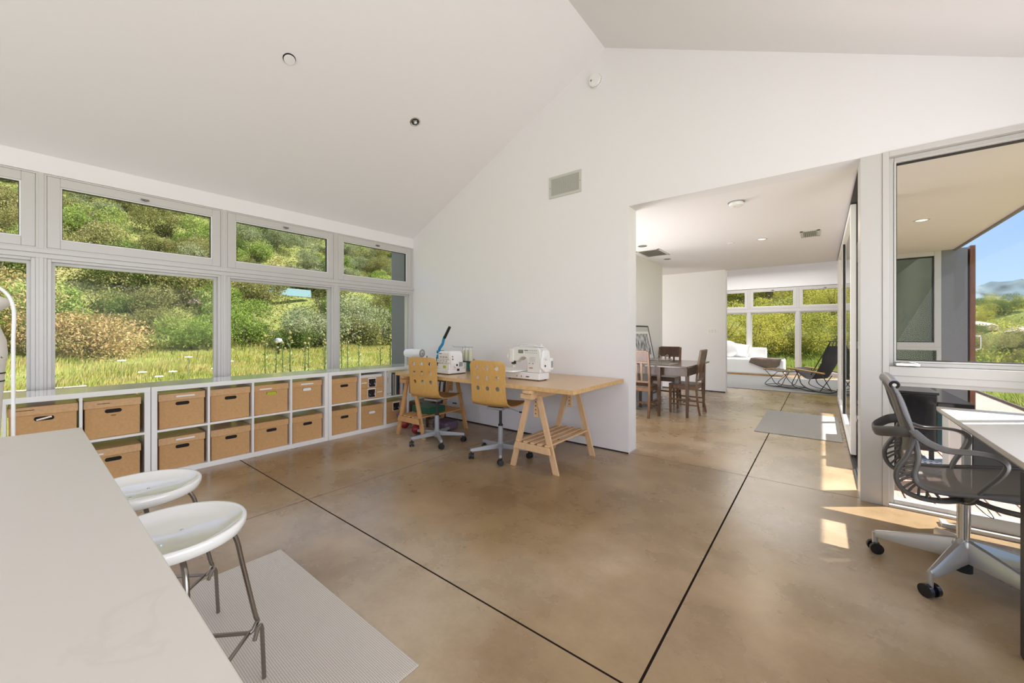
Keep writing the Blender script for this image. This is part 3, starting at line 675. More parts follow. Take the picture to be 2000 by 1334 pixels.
ply_chair((-3.40,2.92),R(9),-104,'plywood swivel chair with nine round holes, in front of the serger')
ply_chair((-2.52,2.99),R(8),-122,'plywood swivel chair with nine round holes, left of the sewing machine')

# ------------------------------------------------------------ sewing machine
e=E('sewing_machine',(-2.56,3.12,.76),0,'white computerised sewing machine standing on the long table','sewing machine')
MB().box(0,.42,0,.175,.008,.075).build('base','white',e,bevel=.006)
MB().box(.42,.425,.01,.165,.01,.07).build('base_end','white',e,bevel=.002)
# C-shaped arm
out=[(.255,.075),(.42,.075),(.425,.20),(.415,.30),(.39,.325),(.12,.328),(.075,.318),(.045,.29),(.04,.205),(.075,.178),(.13,.185),(.165,.215),(.20,.228),(.235,.225),(.255,.20)]
MB().prism(out,.02,.155,'y').build('arm','offwhite',e,bevel=.010,seg=3)
MB().box(.03,.095,.015,.15,.165,.31).build('needle_head','offwhite',e,bevel=.014,seg=3)
MB().prism([(.075,.08),(.165,.08),(.165,.19),(.145,.285),(.12,.30),(.05,.30),(.03,.28),(.01,.18),(.012,.12)],.418,.446,'x').build('side_cover','white',e,bevel=.008)
MB().cyl((.446,.075,.235),(.470,.075,.235),.034,.031,28).cyl((.470,.075,.235),(.4715,.075,.235),.020).build('hand_wheel','white',e,smooth=True)
MB().box(.425,.462,.135,.19,.10,.22).build('power_box','white',e,bevel=.008)
MB().box(.4465,.448,.055,.075,.135,.155).build('switch','black',e)
MB().box(.4625,.4635,.145,.18,.125,.19).build('rear_vent','greyplastic',e)
MB().box(.150,.215,.0165,.0195,.262,.300).build('display','lcd',e,bevel=.001)
MB().box(.142,.223,.0180,.0200,.255,.306).build('display_bezel','white',e,bevel=.001)
g=MB()
for k in range(6): g.box(.238+k*.026,.252+k*.026,.017,.0195,.290,.297); g.box(.238+k*.026,.252+k*.026,.017,.0195,.268,.273)
g.box(.285,.297,.017,.0195,.160,.172).box(.325,.337,.017,.0195,.160,.172).build('buttons','greyplastic',e)
MB().box(.228,.246,.0165,.019,.289,.298).box(.252,.268,.0165,.019,.289,.298).build('dark_buttons','purple',e)
MB().box(.288,.330,.0170,.0195,.118,.126).build('red_logo_strip','red',e)
g=MB()
for k in range(4): g.box(.29,.36,.0172,.0192,.225-k*.013,.227-k*.013)
g.build('printed_lines','greyplastic',e)
MB().cyl((.055,.06,.165),(.055,.06,.12),.006).cyl((.075,.06,.165),(.075,.06,.11),.004).box(.045,.085,.045,.075,.135,.165).cyl((.055,.06,.12),(.055,.06,.085),.0016).box(.042,.07,.035,.085,.082,.088).build('needle_bar','chrome',e,bevel=.001)
MB().box(.06,.10,.02,.05,.15,.185).build('needle_clamp','black',e,bevel=.003)
MB().box(-.005,.018,.03,.08,.21,.245).build('dial_left','white',e,bevel=.004)
MB().box(.135,.40,.05,.12,.328,.336).box(.10,.118,.06,.08,.328,.352).build('top_cover','white',e,bevel=.003)
MB().cyl((.37,.11,.33),(.37,.11,.358),.004).cyl((.39,.09,.33),(.39,.09,.350),.003).cyl((.115,.11,.33),(.115,.11,.352),.007).build('spool_pins','white',e,smooth=True)
MB().tube(smoothpath([(.11,.05,.335),(.16,.04,.352),(.30,.04,.352),(.36,.05,.336)]),.0055).build('carry_handle','offwhite',e,smooth=True)
g=MB().prism(rrect(-.20,.185,-.115,.17,.06,6),.078,.094,'z'); g.build('extension_table','whiteg',e,bevel=.003)
MB().cyl((-.03,-.08,.0),(-.03,-.08,.078),.014,.011).cyl((-.17,.10,.0),(-.17,.10,.078),.012).build('extension_foot','offwhite',e,smooth=True)
MB().cyl((.205,-.001,.035),(.205,.003,.035),.006).box(.26,.30,-.0012,.002,.030,.040).build('front_marks','reflector',e)
MB().cyl((.15,-.003,.035),(.15,.003,.035),.008).build('brass_mark','bamboo',e)
g=MB()
for x,y in ((.03,.03),(.39,.03),(.03,.15),(.39,.15)): g.cyl((x,y,0),(x,y,.01),.012)
g.build('rubber_foot','rubber',e)

# ------------------------------------------------------------ serger
e=E('overlock_machine',(-3.56,2.98,.76),R(-4),'white overlock machine with yellow sticker beside the blue press','sewing machine')
MB().box(0,.31,0,.25,.008,.055).build('base','white',e,bevel=.005)
MB().box(0,.31,0,.25,.002,.009).build('base_pad','black',e)
MB().prism([(.07,.05),(.31,.05),(.312,.14),(.300,.235),(.27,.258),(.10,.258),(.075,.235),(.065,.16)],.04,.21,'y').build('body','white',e,bevel=.008,seg=3)
MB().box(.085,.285,.028,.05,.165,.245).build('upper_panel','offwhite',e,bevel=.006)
MB().box(.08,.29,.022,.05,.055,.115).build('looper_cover','white',e,bevel=.006)
g=MB()
for k in range(4): g.cyl((.105+k*.052,.012,.142),(.105+k*.052,.045,.142),.017,.020,18)
g.build('tension_dial','offwhite',e,smooth=True)
g=MB()
for k in range(4): g.box(.100+k*.052,.110+k*.052,.0115,.0135,.146,.158)
for k in range(3): g.box(.12+k*.05,.15+k*.05,.0265,.0285,.185,.200)
g.build('dark_marks','greyplastic',e)
MB().box(.185,.235,.0205,.0225,.068,.098).build('yellow_sticker','yellow',e)
MB().box(.10,.15,.0265,.0282,.226,.236).build('logo_mark','blue',e)
MB().cyl((.312,.10,.105),(.335,.10,.105),.034,.030,24).build('hand_wheel','white',e,smooth=True)
MB().cyl((.335,.10,.105),(.338,.10,.105),.012).build('wheel_hub','gasket',e,smooth=True)
MB().box(.3115,.316,.15,.20,.085,.135).build('side_vent','greyplastic',e)
MB().box(.3115,.314,.12,.155,.035,.06).build('power_socket','black',e)
MB().cyl((.303,.06,.17),(.312,.06,.17),.010).cyl((.303,.06,.20),(.310,.06,.20),.008).build('side_knob','reflector',e)
MB().box(.0,.075,-.015,.07,.09,.125).cyl((.03,.02,.055),(.03,.02,.16),.004).cyl((.05,.03,.055),(.05,.03,.19),.004).build('presser_foot','black',e,bevel=.004)
MB().box(.0,.30,.25,.40,.045,.055).build('spool_tray','black',e,bevel=.002) if False else MB().box(.02,.40,.215,.36,.130,.140).build('spool_tray','black',e,bevel=.003)
MB().cyl((.2,.30,.14),(.2,.30,.30),.004).tube([(.03,.30,.30),(.38,.30,.30)],.003).tube([(.03,.30,.30),(.03,.28,.315)],.002).tube([(.38,.30,.30),(.38,.28,.315)],.002).tube([(.26,.30,.30),(.26,.28,.315)],.002).build('thread_guide','greyplastic',e,smooth=True)
MB().box(.26,.30,.21,.24,.06,.135).box(.03,.06,.21,.24,.06,.135).build('tray_bracket','white',e)
for k,(lb,x) in enumerate((('leftmost cream thread cone behind the overlock machine',.235),('middle cream thread cone on the overlock tray',.29),('rightmost cream thread cone on the overlock tray',.36))):
    sp=E('thread_cone',(-3.56+x*math.cos(R(4))+.285*math.sin(R(4)),2.98+.285-x*math.sin(R(4)),.901),0,lb,'thread')
    MB().lathe([(.0,0),(.026,0),(.027,.004),(.026,.06),(.020,.125),(.006,.130),(.0,.130)],20).build('winding','thread',sp,smooth=True)
    MB().lathe([(.0,.13),(.007,.129),(.006,.145),(.0,.145)],12).build('cone_tip','paper',sp,smooth=True)
# ------------------------------------------------------------ blue hand press
e=E('hand_press',(-3.68,3.22,.76),0,'bright blue hand lever press with long black grip, behind the overlock machine','tool')
MB().box(-.05,.05,-.09,.07,0,.015).build('base_plate','blue',e,bevel=.003)
MB().box(-.022,.022,.02,.06,.015,.16).box(-.022,.022,-.05,.06,.15,.20).build('frame','blue',e,bevel=.005)
MB().cyl((0,-.03,.03),(0,-.03,.16),.009).build('ram','chrome',e)
MB().tube(smoothpath([(-.015,-.01,.155),(-.02,-.01,.24),(.0,-.01,.285),(.045,-.01,.33),(.065,-.01,.385),(.085,-.01,.42)],5),[.020]*26,flat=(1,.6)).build('lever','blue',e,smooth=True) 
MB().cyl((-.035,-.03,.235),(.035,.02,.235),.018).build('pivot','blue',e,smooth=True)
MB().cyl((.080,-.01,.405),(.175,-.01,.540),.018,.017).build('grip','black',e,smooth=True)
e=E('pen_cup',(-3.79,3.10,.76),0,'dark cup of tools standing left of the blue press','cup')
MB().lathe([(0,0),(.03,0),(.033,.09),(.030,.09),(.028,.004),(0,.004)],20).build('cup','black',e,smooth=True)
for k,(a,b,m) in enumerate(((-.012,.01,'dark_wood'),(.008,-.01,'black'),(.014,.012,'chairwood'))): MB().cyl((a,b,.01),(a*2.2,b*1.8,.185-.01*k),.006).build('tool_handle',m,e,smooth=True)
e=E('teal_tin',(-3.50,3.56,.76),0,'teal green tin standing at the wall behind the thread cones','tin')
MB().lathe([(0,0),(.055,0),(.055,.125),(.050,.13),(0,.13)],28).build('can','teal',e,smooth=True)
MB().lathe([(0,.128),(.052,.128),(.052,.136),(0,.136)],28).build('lid','steel',e,smooth=True)
e=E('scissors',(-3.55,3.50,.895),R(35),'red handled scissors resting on the teal tin','scissors')
MB().prism([(-.10,-.004),(0,-.010),(.0,.010),(-.10,.004)],.002,.005,'z').build('blades','chrome',e)
for s in (-1,1): MB().tube([(.03+.022*math.cos(t*PI/6),s*.018+.014*math.sin(t*PI/6),.006) for t in range(12)],.005,closed=True).build('handle','red',e,smooth=True)
# small dark mat / cable behind
T(MB().box(-3.42,-3.22,3.40,3.66,.7605,.7655).build('black_mat','black',bevel=.001),'thin black mat at the wall behind the overlock machine','mat')
# white cylinder lamp on the shelf end
e=E('table_lamp',(-4.46,3.36,.774),R(10),'white cylinder lamp lying level on thin legs at the corner of the shelving','lamp')
MB().lathe([(0,0),(.056,0),(.060,.008),(.060,.27),(.052,.285),(0,.285)],32,Matrix.Translation((.22,-.02,.175))@Matrix.Rotation(R(-90),4,'Y')).build('lamp_head','whiteg',e,smooth=True)
MB().cyl((.2205,-.02,.175),(.226,-.02,.175),.056,.054,28).build('end_ring','greyplastic',e,smooth=True)
MB().cyl((.2255,-.02,.175),(.2285,-.02,.175),.034,.030,24).build('end_cone','ventfr',e,smooth=True)
MB().cyl((.2285,-.02,.175),(.235,-.02,.175),.012).build('end_knob','steel',e,smooth=True)
for yy in (-.04,.0): MB().cyl((.06,yy,.004),(.06,yy,.125),.004).build('leg','white',e)
MB().box(.0,.12,-.07,.05,0,.008).build('base','white',e,bevel=.002)
e=E('silver_tray',(-3.87,3.03,.7605),R(5),'silver oval tray on the left end of the long table','tray')
MB().lathe([(0,.002),(.10,.002),(.135,.012),(.14,.012),(.135,.006),(.10,-.0),(0,0)],32,sx=1.0,sy=.7).build('dish','chrome',e,smooth=True)
# under the table, left end
def side_chair(loc,rz,label,m='chairwood',group=None):
    e=E('wooden_chair',(*loc,0),rz,label,'chair',group=group)
    # faces +y ; back at y=-.2
    MB().prism(rrect(-.20,.20,-.19,.215,.02,3),.425,.450,'z').build('seat','dark_wood',e,bevel=.004)
    MB().box(-.19,.19,-.185,-.165,.375,.425).box(-.19,.19,.18,.20,.375,.425).box(-.19,-.17,-.17,.19,.375,.425).box(.17,.19,-.17,.19,.375,.425).build('apron',m,e,bevel=.002)
    for s in (-1,1):
        MB().add([(s*.19-.018,.165,.425),(s*.19+.018,.165,.425),(s*.19+.018,.205,.425),(s*.19-.018,.205,.425),(s*.19-.013,.17,0),(s*.19+.013,.17,0),(s*.19+.013,.20,0),(s*.19-.013,.20,0)],[(0,1,2,3),(7,6,5,4),(0,4,5,1),(1,5,6,2),(2,6,7,3),(3,7,4,0)]).build('front_leg',m,e,bevel=.002)
        pts=smoothpath([(s*.185,-.235,0),(s*.185,-.20,.20),(s*.185,-.185,.43),(s*.185,-.205,.70),(s*.183,-.245,.96)],5)
        MB().tube(pts,.022,n=4,flat=(1,.85),flatdir=(1,1,0)).build('back_post',m,e)
        MB().box(s*.19-.008,s*.19+.008,-.20,.18,.20,.225).box(s*.19-.008,s*.19+.008,-.20,.18,.13,.15).build('side_stretcher',m,e)
    MB().add([(-.165,-.228,.80),(.165,-.228,.80),(.165,-.208,.80),(-.165,-.208,.80),(-.165,-.258,.955),(.165,-.258,.955),(.165,-.238,.955),(-.165,-.238,.955)],[(0,1,2,3),(7,6,5,4),(0,4,5,1),(1,5,6,2),(2,6,7,3),(3,7,4,0)]).build('top_panel','dark_wood',e)
    MB().box(-.17,.17,-.26,-.232,.945,.972).box(-.17,.17,-.235,-.208,.785,.81).box(-.17,.17,-.205,-.183,.50,.53).build('cross_rail',m,e,bevel=.003)
    for k in (-1,0,1): MB().beam((k*.075,-.194,.53),(k*.075,-.220,.79),.030,.010,(0,1,0)).build('splat',m,e)
    MB().box(-.18,.18,-.01,.008,.165,.19).build('stretcher',m,e)
    return e
_c=side_chair((-4.19,3.43),R(186),'low dark brown wooden chair stored under the left end of the long table','dark_wood'); _c.scale=(.80,.85,.70)
e=E('storage_bin',(-4.03,3.16,.0),R(8),'dark green plastic bin under the left trestle','bin') if False else None
e=T(MB().box(-3.99,-3.66,3.02,3.28,.2535,.33).build('green_crate','green',bevel=.008),'dark green crate resting on the shelf of the left trestle','crate')
e=T(MB().tube(smoothpath([(-4.18,3.10,.17),(-4.10,3.05,.19),(-4.12,3.2,.20)]),.03).sphere((-4.19,3.12,.17),.035,sc=(1.1,1.4,1)).build('teal_pouch','teal',smooth=True),'teal pouch hanging beside the left trestle','pouch') if False else None
T(MB().sphere((-4.14,3.05,.10),.055,sc=(1,1,1)).build('fabric_ball','purple',smooth=True),'mauve ball on top of the red one by the left trestle','ball') if False else None
T(MB().sphere((-3.86,2.99,.058),.058).build('ball','redb',smooth=True),'red ball on the floor between the legs of the left trestle','ball')
T(MB().sphere((-4.20,3.07,.06),.06).build('ball','redb',smooth=True),'red ball at the floor left of the left trestle','ball')
T(MB().sphere((-4.215,3.02,.175),.055).build('ball','purple',smooth=True),'mauve ball piled above the red ball left of the trestle','ball')
T(MB().prism(rrect(-3.92,-3.64,3.27,3.50,.05,4),.0,.11,'z').build('plastic_bag','purple',bevel=.03,seg=3),'dark mauve bag on the floor under the trestle shelf','bag')
T(MB().box(-4.02,-3.90,3.0,3.5,.253,.285).build('teal_folder','teal',bevel=.006),'teal folder on the shelf of the left trestle','folder') if False else None
# ------------------------------------------------------------ wall and ceiling fittings
e=E('air_vent',(-2.273,YG,2.906),0,'metal return air grille on the gable wall','vent')
g=MB(); 
for a in ((-.21,.21,.094,.124),(-.21,.21,-.124,-.094),(-.21,-.18,-.094,.094),(.18,.21,-.094,.094)): g.box(a[0],a[1],-.010,0,a[2],a[3])
g.build('frame','ventfr',e,bevel=.002)
MB().box(-.18,.18,-.002,-.0005,-.094,.094).build('backing','grille',e)
g=MB()
for k in range(17): g.beam((-.18,-.005,-.088+k*.011),(.18,-.005,-.088+k*.011),.0025,.006)
for k in range(30): g.box(-.176+k*.0122,-.174+k*.0122,-.007,-.004,-.094,.094)
g.build('grille','ventfr',e)
MB().cyl((-.196,-.0115,0),(-.196,-.009,0),.004).cyl((.196,-.0115,0),(.196,-.009,0),.004).build('screw','gasket',e)
e=E('smoke_detector',(-1.892,YG,3.925),0,'round white smoke detector high on the gable wall','smoke detector')
mm=Matrix.Rotation(R(90),4,'X')
MB().lathe([(0,0),(.078,0),(.078,.010),(.070,.014),(0,.014)],36,mm).build('mounting_ring','white',e,smooth=True)
MB().lathe([(.060,.012),(.071,.014),(.072,.028),(.064,.040),(.04,.044),(0,.044)],36,mm).build('body','white',e,smooth=True)
MB().lathe([(0,.0435),(.010,.0435),(.010,.046),(0,.046)],16,mm@Matrix.Translation((-.035,.0,0))).build('test_button','grille',e)
g=MB()
for k in range(24):
    a=k*PI/12; g.add([(.0722*math.cos(a),-.018,.0722*math.sin(a)),(.0722*math.cos(a+.14),-.018,.0722*math.sin(a+.14)),(.0722*math.cos(a+.14),-.027,.0722*math.sin(a+.14)),(.0722*math.cos(a),-.027,.0722*math.sin(a))],[(0,1,2,3)])
g.build('slots','grille',e)
th=math.atan(SL); slm=lambda x,y:Matrix.Translation((x,y,RZ+SL*(x-RX)*1.0))@Matrix.Rotation(-th,4,'Y')@Matrix.Rotation(PI,4,'X')
def sloped(name,x,y,label,cat):
    e=bpy.data.objects.new(name,None); COL.objects.link(e); e.matrix_world=slm(x,y); e.empty_display_size=.1; return T(e,label,cat)
e=sloped('sprinkler_cover',-3.404,1.362,'flat round white sprinkler cover on the left ceiling slope','sprinkler')
MB().lathe([(0,.010),(.042,.010),(.042,.014),(0,.014)],32).build('disc','ceil',e,smooth=True); MB().lathe([(.030,.001),(.048,.001),(.048,.002)],32).build('gap_shadow_ring','gasket',e)  # flat dark ring paints the shadow gap around the disc
e=sloped('recessed_light',-3.388,2.61,'unlit round recessed spotlight in the left ceiling slope','light')
MB().lathe([(.042,0),(.058,0),(.058,.004),(.046,.006),(.040,.002)],36).build('trim_ring','chrome',e,smooth=True)
MB().lathe([(0,.001),(.046,.001),(.046,.002),(0,.002)],32).build('inner_well','blackg',e)
MB().add([(-.034,0,.003),(0,-.034,.003),(.034,0,.003),(0,.034,.003),(-.026,0,.012),(0,-.026,.012),(.026,0,.012),(0,.026,.012)],[(0,1,5,4),(1,2,6,5),(2,3,7,6),(3,0,4,7),(4,5,6,7)]).build('square_aperture','reflector',e)
MB().lathe([(0,.012),(.016,.012),(.013,.016),(0,.016)],20).build('bulb','white',e,smooth=True)
e=E('wall_outlet',(-3.40,YG,.26),0,'small white outlet low on the gable wall under the table','outlet')
MB().box(-.035,.035,-.005,0,-.057,.057).build('plate','white',e,bevel=.002)
MB().box(-.012,.012,-.007,-.004,.010,.035).box(-.012,.012,-.007,-.004,-.035,-.010).build('socket','offwhite',e)
e=E('switch_plate',(-1.776,YL,1.257),0,'white triple switch plate on the hall end wall','switch')
MB().box(-.10,.10,-.006,0,-.072,.072).build('plate','white',e,bevel=.003)
for k in (-1,0,1): MB().box(k*.055-.017,k*.055+.017,-.011,-.005,-.035,.035).build('rocker','offwhite',e,bevel=.002)
# hall ceiling fittings
Z=HZ
e=E('smoke_detector',(-.655,4.376,Z),0,'round white smoke detector on the hall ceiling','smoke detector')
MB().lathe([(0,-.045),(.04,-.045),(.062,-.036),(.066,-.014),(.058,-.012),(.058,0),(0,0)],32).build('body','white',e,smooth=True)
MB().lathe([(.055,-.004),(.075,-.004),(.075,0),(.055,0)],32).build('mounting_ring','greyplastic',e)
MB().box(-.02,-.005,-.03,-.02,-.0475,-.045).build('indicator','yellow',e)
def downlight(x,y,lab,on,z=Z,r=.055):
    e=E('recessed_light',(x,y,z),0,lab,'light')
    MB().lathe([(r*.78,-.001),(r*1.15,-.001),(r*1.15,-.005),(r*.85,-.006)],32).build('trim_ring','ventfr' if on else 'reflector',e,smooth=True)
    MB().lathe([(0,-.0015),(r*.82,-.0015),(r*.82,-.003),(0,-.003)],32).build('lens','lampon' if on else 'grille',e)
    return e
downlight(-.639,6.326,'lit round recessed light in the middle of the hall ceiling',True)
downlight(-2.08,5.735,'small dark recessed light nearest the opening jamb, hall ceiling',False)
downlight(-2.11,7.022,'small dark recessed light beyond the ceiling grille in the hall',False)
downlight(.897,6.391,'lit round recessed light in the porch soffit',True,HZ,.06)
e=E('sprinkler_cover',(-1.014,6.342,Z),0,'flat round white sprinkler cover on the hall ceiling','sprinkler')
MB().lathe([(0,-.006),(.045,-.006),(.045,0),(0,0)],28).build('disc','ceil',e)
def cvent(x,y,w,d,lab,m,n):
    e=E('ceiling_vent',(x,y,Z),0,lab,'vent')
    g=MB(); t=.03; g.box(-w/2,w/2,-d/2,-d/2+t,-.006,0).box(-w/2,w/2,d/2-t,d/2,-.006,0).box(-w/2,-w/2+t,-d/2,d/2,-.006,0).box(w/2-t,w/2,-d/2,d/2,-.006,0).build('frame','ventfr',e)
    MB().box(-w/2+t,w/2-t,-d/2+t,d/2-t,-.002,-.0005).build('backing','grille',e)
    g=MB()
    for k in range(n): xx=-w/2+t+(w-2*t)*(k+.5)/n; g.box(xx-.003,xx+.003,-d/2+t,d/2-t,-.007,-.002)
    g.build('blades',m,e)
cvent(-.113,6.37,.20,.40,'small slotted air vent in the hall ceiling near the doors','ventfr',7)
cvent(-2.13,6.34,.37,.56,'large return air grille in the hall ceiling above the dining table','grille',14)

# ------------------------------------------------------------ counter, stools, rug, dress form
e=E('counter',(0,0,0),0,'pale stone kitchen counter in the left foreground','counter')
MB().box(-1.925,-.30,-.62,.125,.90,.92).build('worktop','counter',e,bevel=.002)
MB().box(-1.88,-.34,-.60,-.10,0,.90).build('cabinet','white',e,bevel=.002)
MB().box(-1.90,-.32,-.10,-.085,.02,.90).build('back_panel','white',e)
def stool(x,y,label):
    e=E('bar_stool',(x,y,.008),0,label,'stool',group='white pan seat stools at the counter')
    n=40; prof=[(0,.583),(.12,.584),(.165,.590),(.184,.600),(.190,.616),(.190,.628),(.185,.634),(.176,.632),(.160,.616),(.12,.606),(0,.602)]
    MB().lathe(prof,48).build('seat','whiteg',e,smooth=True,auto=False)
    MB().cyl((.03,-.03,.6035),(.03,-.03,.6055),.005).cyl((-.03,.03,.6035),(-.03,.03,.6055),.005).build('screw','chrome',e,smooth=True)
    MB().lathe([(0,.57),(.05,.57),(.055,.592),(0,.592)],24).build('hub','chrome',e,smooth=True)
    for sx,sy in ((0,1),(1,0),(0,-1),(-1,0)):
        f=lambda a,b,z:(sx*a+(sy*b),sy*a-(sx*b),z)
        MB().tube(smoothpath([f(.06,0,.580),f(.13,0,.575),f(.165,0,.535),f(.185,0,.44),f(.222,0,.25),f(.232,0,.215)],4)+[Vector(f(.218,0,.190)),Vector(f(.205,0,.185))],.0075,n=10).build('upper_leg','nickel',e,smooth=True)
        MB().tube([f(.205,.05,.185),f(.222,.028,.205),f(.235,.018,.205),f(.240,.014,.19),f(.252,.0,.0)],.0070,n=10).build('lower_leg','nickel',e,smooth=True)
    ring=[(.205*math.cos(a*PI/16),.205*math.sin(a*PI/16),.187) for a in range(32)]
    ring=[(.205,0,.187),(0,.205,.187),(-.205,0,.187),(0,-.205,.187)]
    for k in range(4): 
        a=ring[k]; b=ring[(k+1)%4]; MB().cyl(a,b,.0065,n=10).build('footrest_bar','nickel',e,smooth=True)
    return e
stool(-1.55,.285,'white round pan stool on dark metal legs, nearer of the two at the counter')
stool(-2.07,.285,'white round pan stool farther along the counter, nearer the shelving')
T(MB().box(-2.40,-1.165,.13,.915,.0005,.006).build('woven_mat','rugw',bevel=.002),'pale woven floor mat beside the counter under the stools','rug')
# dress form and garment arch at the far left
e=E('dress_form',(-2.86,-.178,0),0,'cream dress form with black tape lines at the left edge','dress form')
MB().lathe([(0,.58),(.085,.60),(.118,.72),(.122,.80),(.128,.95),(.135,1.08),(.142,1.14),(.138,1.20),(.118,1.27),(.110,1.30),(.118,1.325),(.142,1.347),(.150,1.365),(.142,1.385),(.10,1.405),(.05,1.42),(.03,1.43),(0,1.43)],36,sx=.8,sy=1).build('torso','form',e,smooth=True,auto=False)
for z,r in ((1.295,.1125),(1.055,.1345),(1.02,.1325)): MB().lathe([(r,z-.003),(r+.0015,z-.003),(r+.0015,z+.003),(r,z+.003)],36,sx=.8,sy=1).build('tape_line','black',e)
MB().cyl((0,0,.03),(0,0,.6),.014).build('pole','white',e,smooth=True)
MB().lathe([(0,0),(.16,0),(.16,.015),(.03,.03),(0,.03)],32).build('foot','white',e,smooth=True)
for i,ch in enumerate('LAPSE'):
    a=R(-28+ i*10+52); textmesh(ch,.030,'black',e,Matrix.Translation((.8*.1395*math.cos(a),.1395*math.sin(a),1.115+.004*i))@Matrix.Rotation(a+PI/2,4,'Z')@Matrix.Rotation(R(90),4,'X'))
e=E('garment_stand',(-2.60,-.02,0),0,'white tubular garment arch standing beside the dress form','stand')
MB().tube([(0,0,.02)]+smoothpath([(0,0,1.20),(0,0,1.34),(-.0,-.03,1.41),(0,-.10,1.455),(0,-.20,1.47),(0,-.30,1.455),(0,-.36,1.41),(0,-.39,1.34)],5)+[(0,-.39,.02)],.006,n=12).build('arch_tube','white',e,smooth=True)
MB().box(-.15,.15,-.012,.012,0,.02).box(-.15,.15,-.402,-.378,0,.02).build('foot_bar','white',e,bevel=.004)

# ------------------------------------------------------------ desk and mesh office chair
e=E('desk',(0,0,0),0,'white desk on the right in front of the porch window','desk')
MB().box(.602,1.36,1.3,3.80,.715,.74).build('desktop','counter',e,bevel=.002)
MB().box(.604,1.358,1.302,3.798,.709,.7155).build('underside_edge','palewood',e)
MB().box(.595,.70,2.33,2.375,0,.709).build('dark_leg','black',e,bevel=.004)
MB().box(.73,1.34,3.635,3.66,.22,.709).build('modesty_panel','stuccod',e,bevel=.004)
MB().box(.690,.72,3.62,3.68,.0,.709).build('grey_leg','steel',e,bevel=.003)
e=E('baseboard_heater',(.70,YG-.10,0),0,'long low pale metal heater along the foot of the right window','heater')
MB().box(0,.74,0,.045,.008,.088).build('body','alud',e,bevel=.003)
MB().box(-.006,0,-.002,.047,.006,.09).build('end_cap','alud',e,bevel=.002)
MB().box(-.10,.74,-.095,-.07,0,.024).box(-.10,-.07,-.07,-.012,0,.024).build('floor_rail','alud',e,bevel=.002)
def setu():
    e=E('office_chair',(.555,2.925,0),R(0),'grey mesh office chair with skeletal frame and aluminium base at the white desk','chair')
    inner=[(-.275,.985),(-.262,.94),(-.240,.88),(-.212,.77),(-.192,.68),(-.188,.61),(-.200,.545),(-.185,.500),(-.12,.484),(0,.498),(.14,.522),(.28,.540),(.37,.538),(.42,.505)]
    inn=smoothpath([(x,0,z) for x,z in inner],4)
    def hw(i): 
        t=i/(len(inn)-1); return .185+.06*min(1,t*1.7) - (.03*max(0,t-.85)/.15)
    rows=[]
    for i,p in enumerate(inn):
        w=hw(i); rows.append([(p.x-.020*(1-(k/6)**2)*(1 if i<22 else .0), w*k/6, p.z-(.014*(1-(k/6)**2) if i>=22 else 0)) for k in range(-6,7)])
    MB().sheet(rows).build('mesh_membrane','mesh',e,smooth=True,auto=False)
    n=len(inn)
    for s in (-1,1):
        pts=[Vector((p.x,s*hw(i),p.z)) for i,p in enumerate(inn)]
        MB().tube(pts,.011,n=10,flat=(1,1.3)).build('side_rail','setu',e,smooth=True)
        outer=smoothpath([(-.200,s*.222,.735),(-.222,s*.225,.64),(-.258,s*.228,.565),(-.262,s*.226,.505),(-.235,s*.222,.455),(-.17,s*.20,.428),(-.08,s*.13,.415),(.0,s*.05,.420)],5)
        upper=[Vector((-.262,s*.205,.93)),Vector((-.235,s*.212,.83))]
        MB().tube(upper+outer,[.008,.012]+[.0135]*(len(outer)),n=10,flat=(.8,1.3)).build('spine_rail','setu',e,smooth=True)
        # ribs between spine and membrane rail
        for k in range(12):
            t=k/11; a=outer[2+int(t*(len(outer)-9))]; idx=int(n*.30+t*n*.30); b=pts[min(idx,n-1)]
            MB().tube([a,(a+b)/2+Vector((0,0,.002)),b],.0055,n=8).build('rib','setu',e,smooth=True)
        # arm
        arm=smoothpath([(-.205,s*.222,.755),(-.165,s*.262,.715),(-.10,s*.283,.692),(-.02,s*.287,.697),(.040,s*.286,.690),(.072,s*.284,.662),(.060,s*.275,.610),(.015,s*.25,.53),(-.01,s*.20,.465),(.0,s*.06,.425)],5)
        MB().tube(arm,[.019+.003*math.sin(i*.3) for i in range(len(arm))],n=12,flat=(.50,1.25),flatdir=(0,0,1)).build('arm','setu',e,smooth=True)
        MB().cyl((-.266,s*.192,.972),(-.268,s*.202,.970),.021,.020,16).build('head_rail_end','black',e,smooth=True); MB().cyl((-.267,s*.20,.971),(-.268,s*.204,.970),.009,.008,12).build('head_rail_bolt','white',e,smooth=True)
    hr=[(-.268,-.195,.972),(-.272,-.10,.985),(-.274,0,.988),(-.272,.10,.985),(-.268,.195,.972)]
    MB().tube(smoothpath(hr,4),.026,n=14,flat=(1,.85)).build('head_rail','greyplastic',e,smooth=True)
    MB().tube(smoothpath([(-.205,-.205,.745),(-.255,-.18,.735),(-.315,-.08,.71),(-.325,0,.70),(-.315,.08,.71),(-.255,.18,.735),(-.205,.205,.745)],5),.026,n=10,flat=(1,.35)).build('back_loop','setu',e,smooth=True)
    MB().tube(smoothpath([(.42,-.20,.505),(.43,-.1,.497),(.432,0,.495),(.43,.1,.497),(.42,.20,.505)],4),.014,n=10).build('front_rail','setu',e,smooth=True)
    MB().lathe([(0,.385),(.035,.385),(.05,.40),(.055,.43),(.04,.455),(0,.455)],24).build('hub','setu',e,smooth=True)
    MB().tube(smoothpath([(.0,-.05,.425),(.10,-.14,.418),(.22,-.19,.435),(.32,-.19,.49),(.36,-.16,.52)],4),.013,n=8).tube(smoothpath([(.0,.05,.425),(.10,.14,.418),(.22,.19,.435),(.32,.19,.49),(.36,.16,.52)],4),.013,n=8).build('under_frame','setu',e,smooth=True)
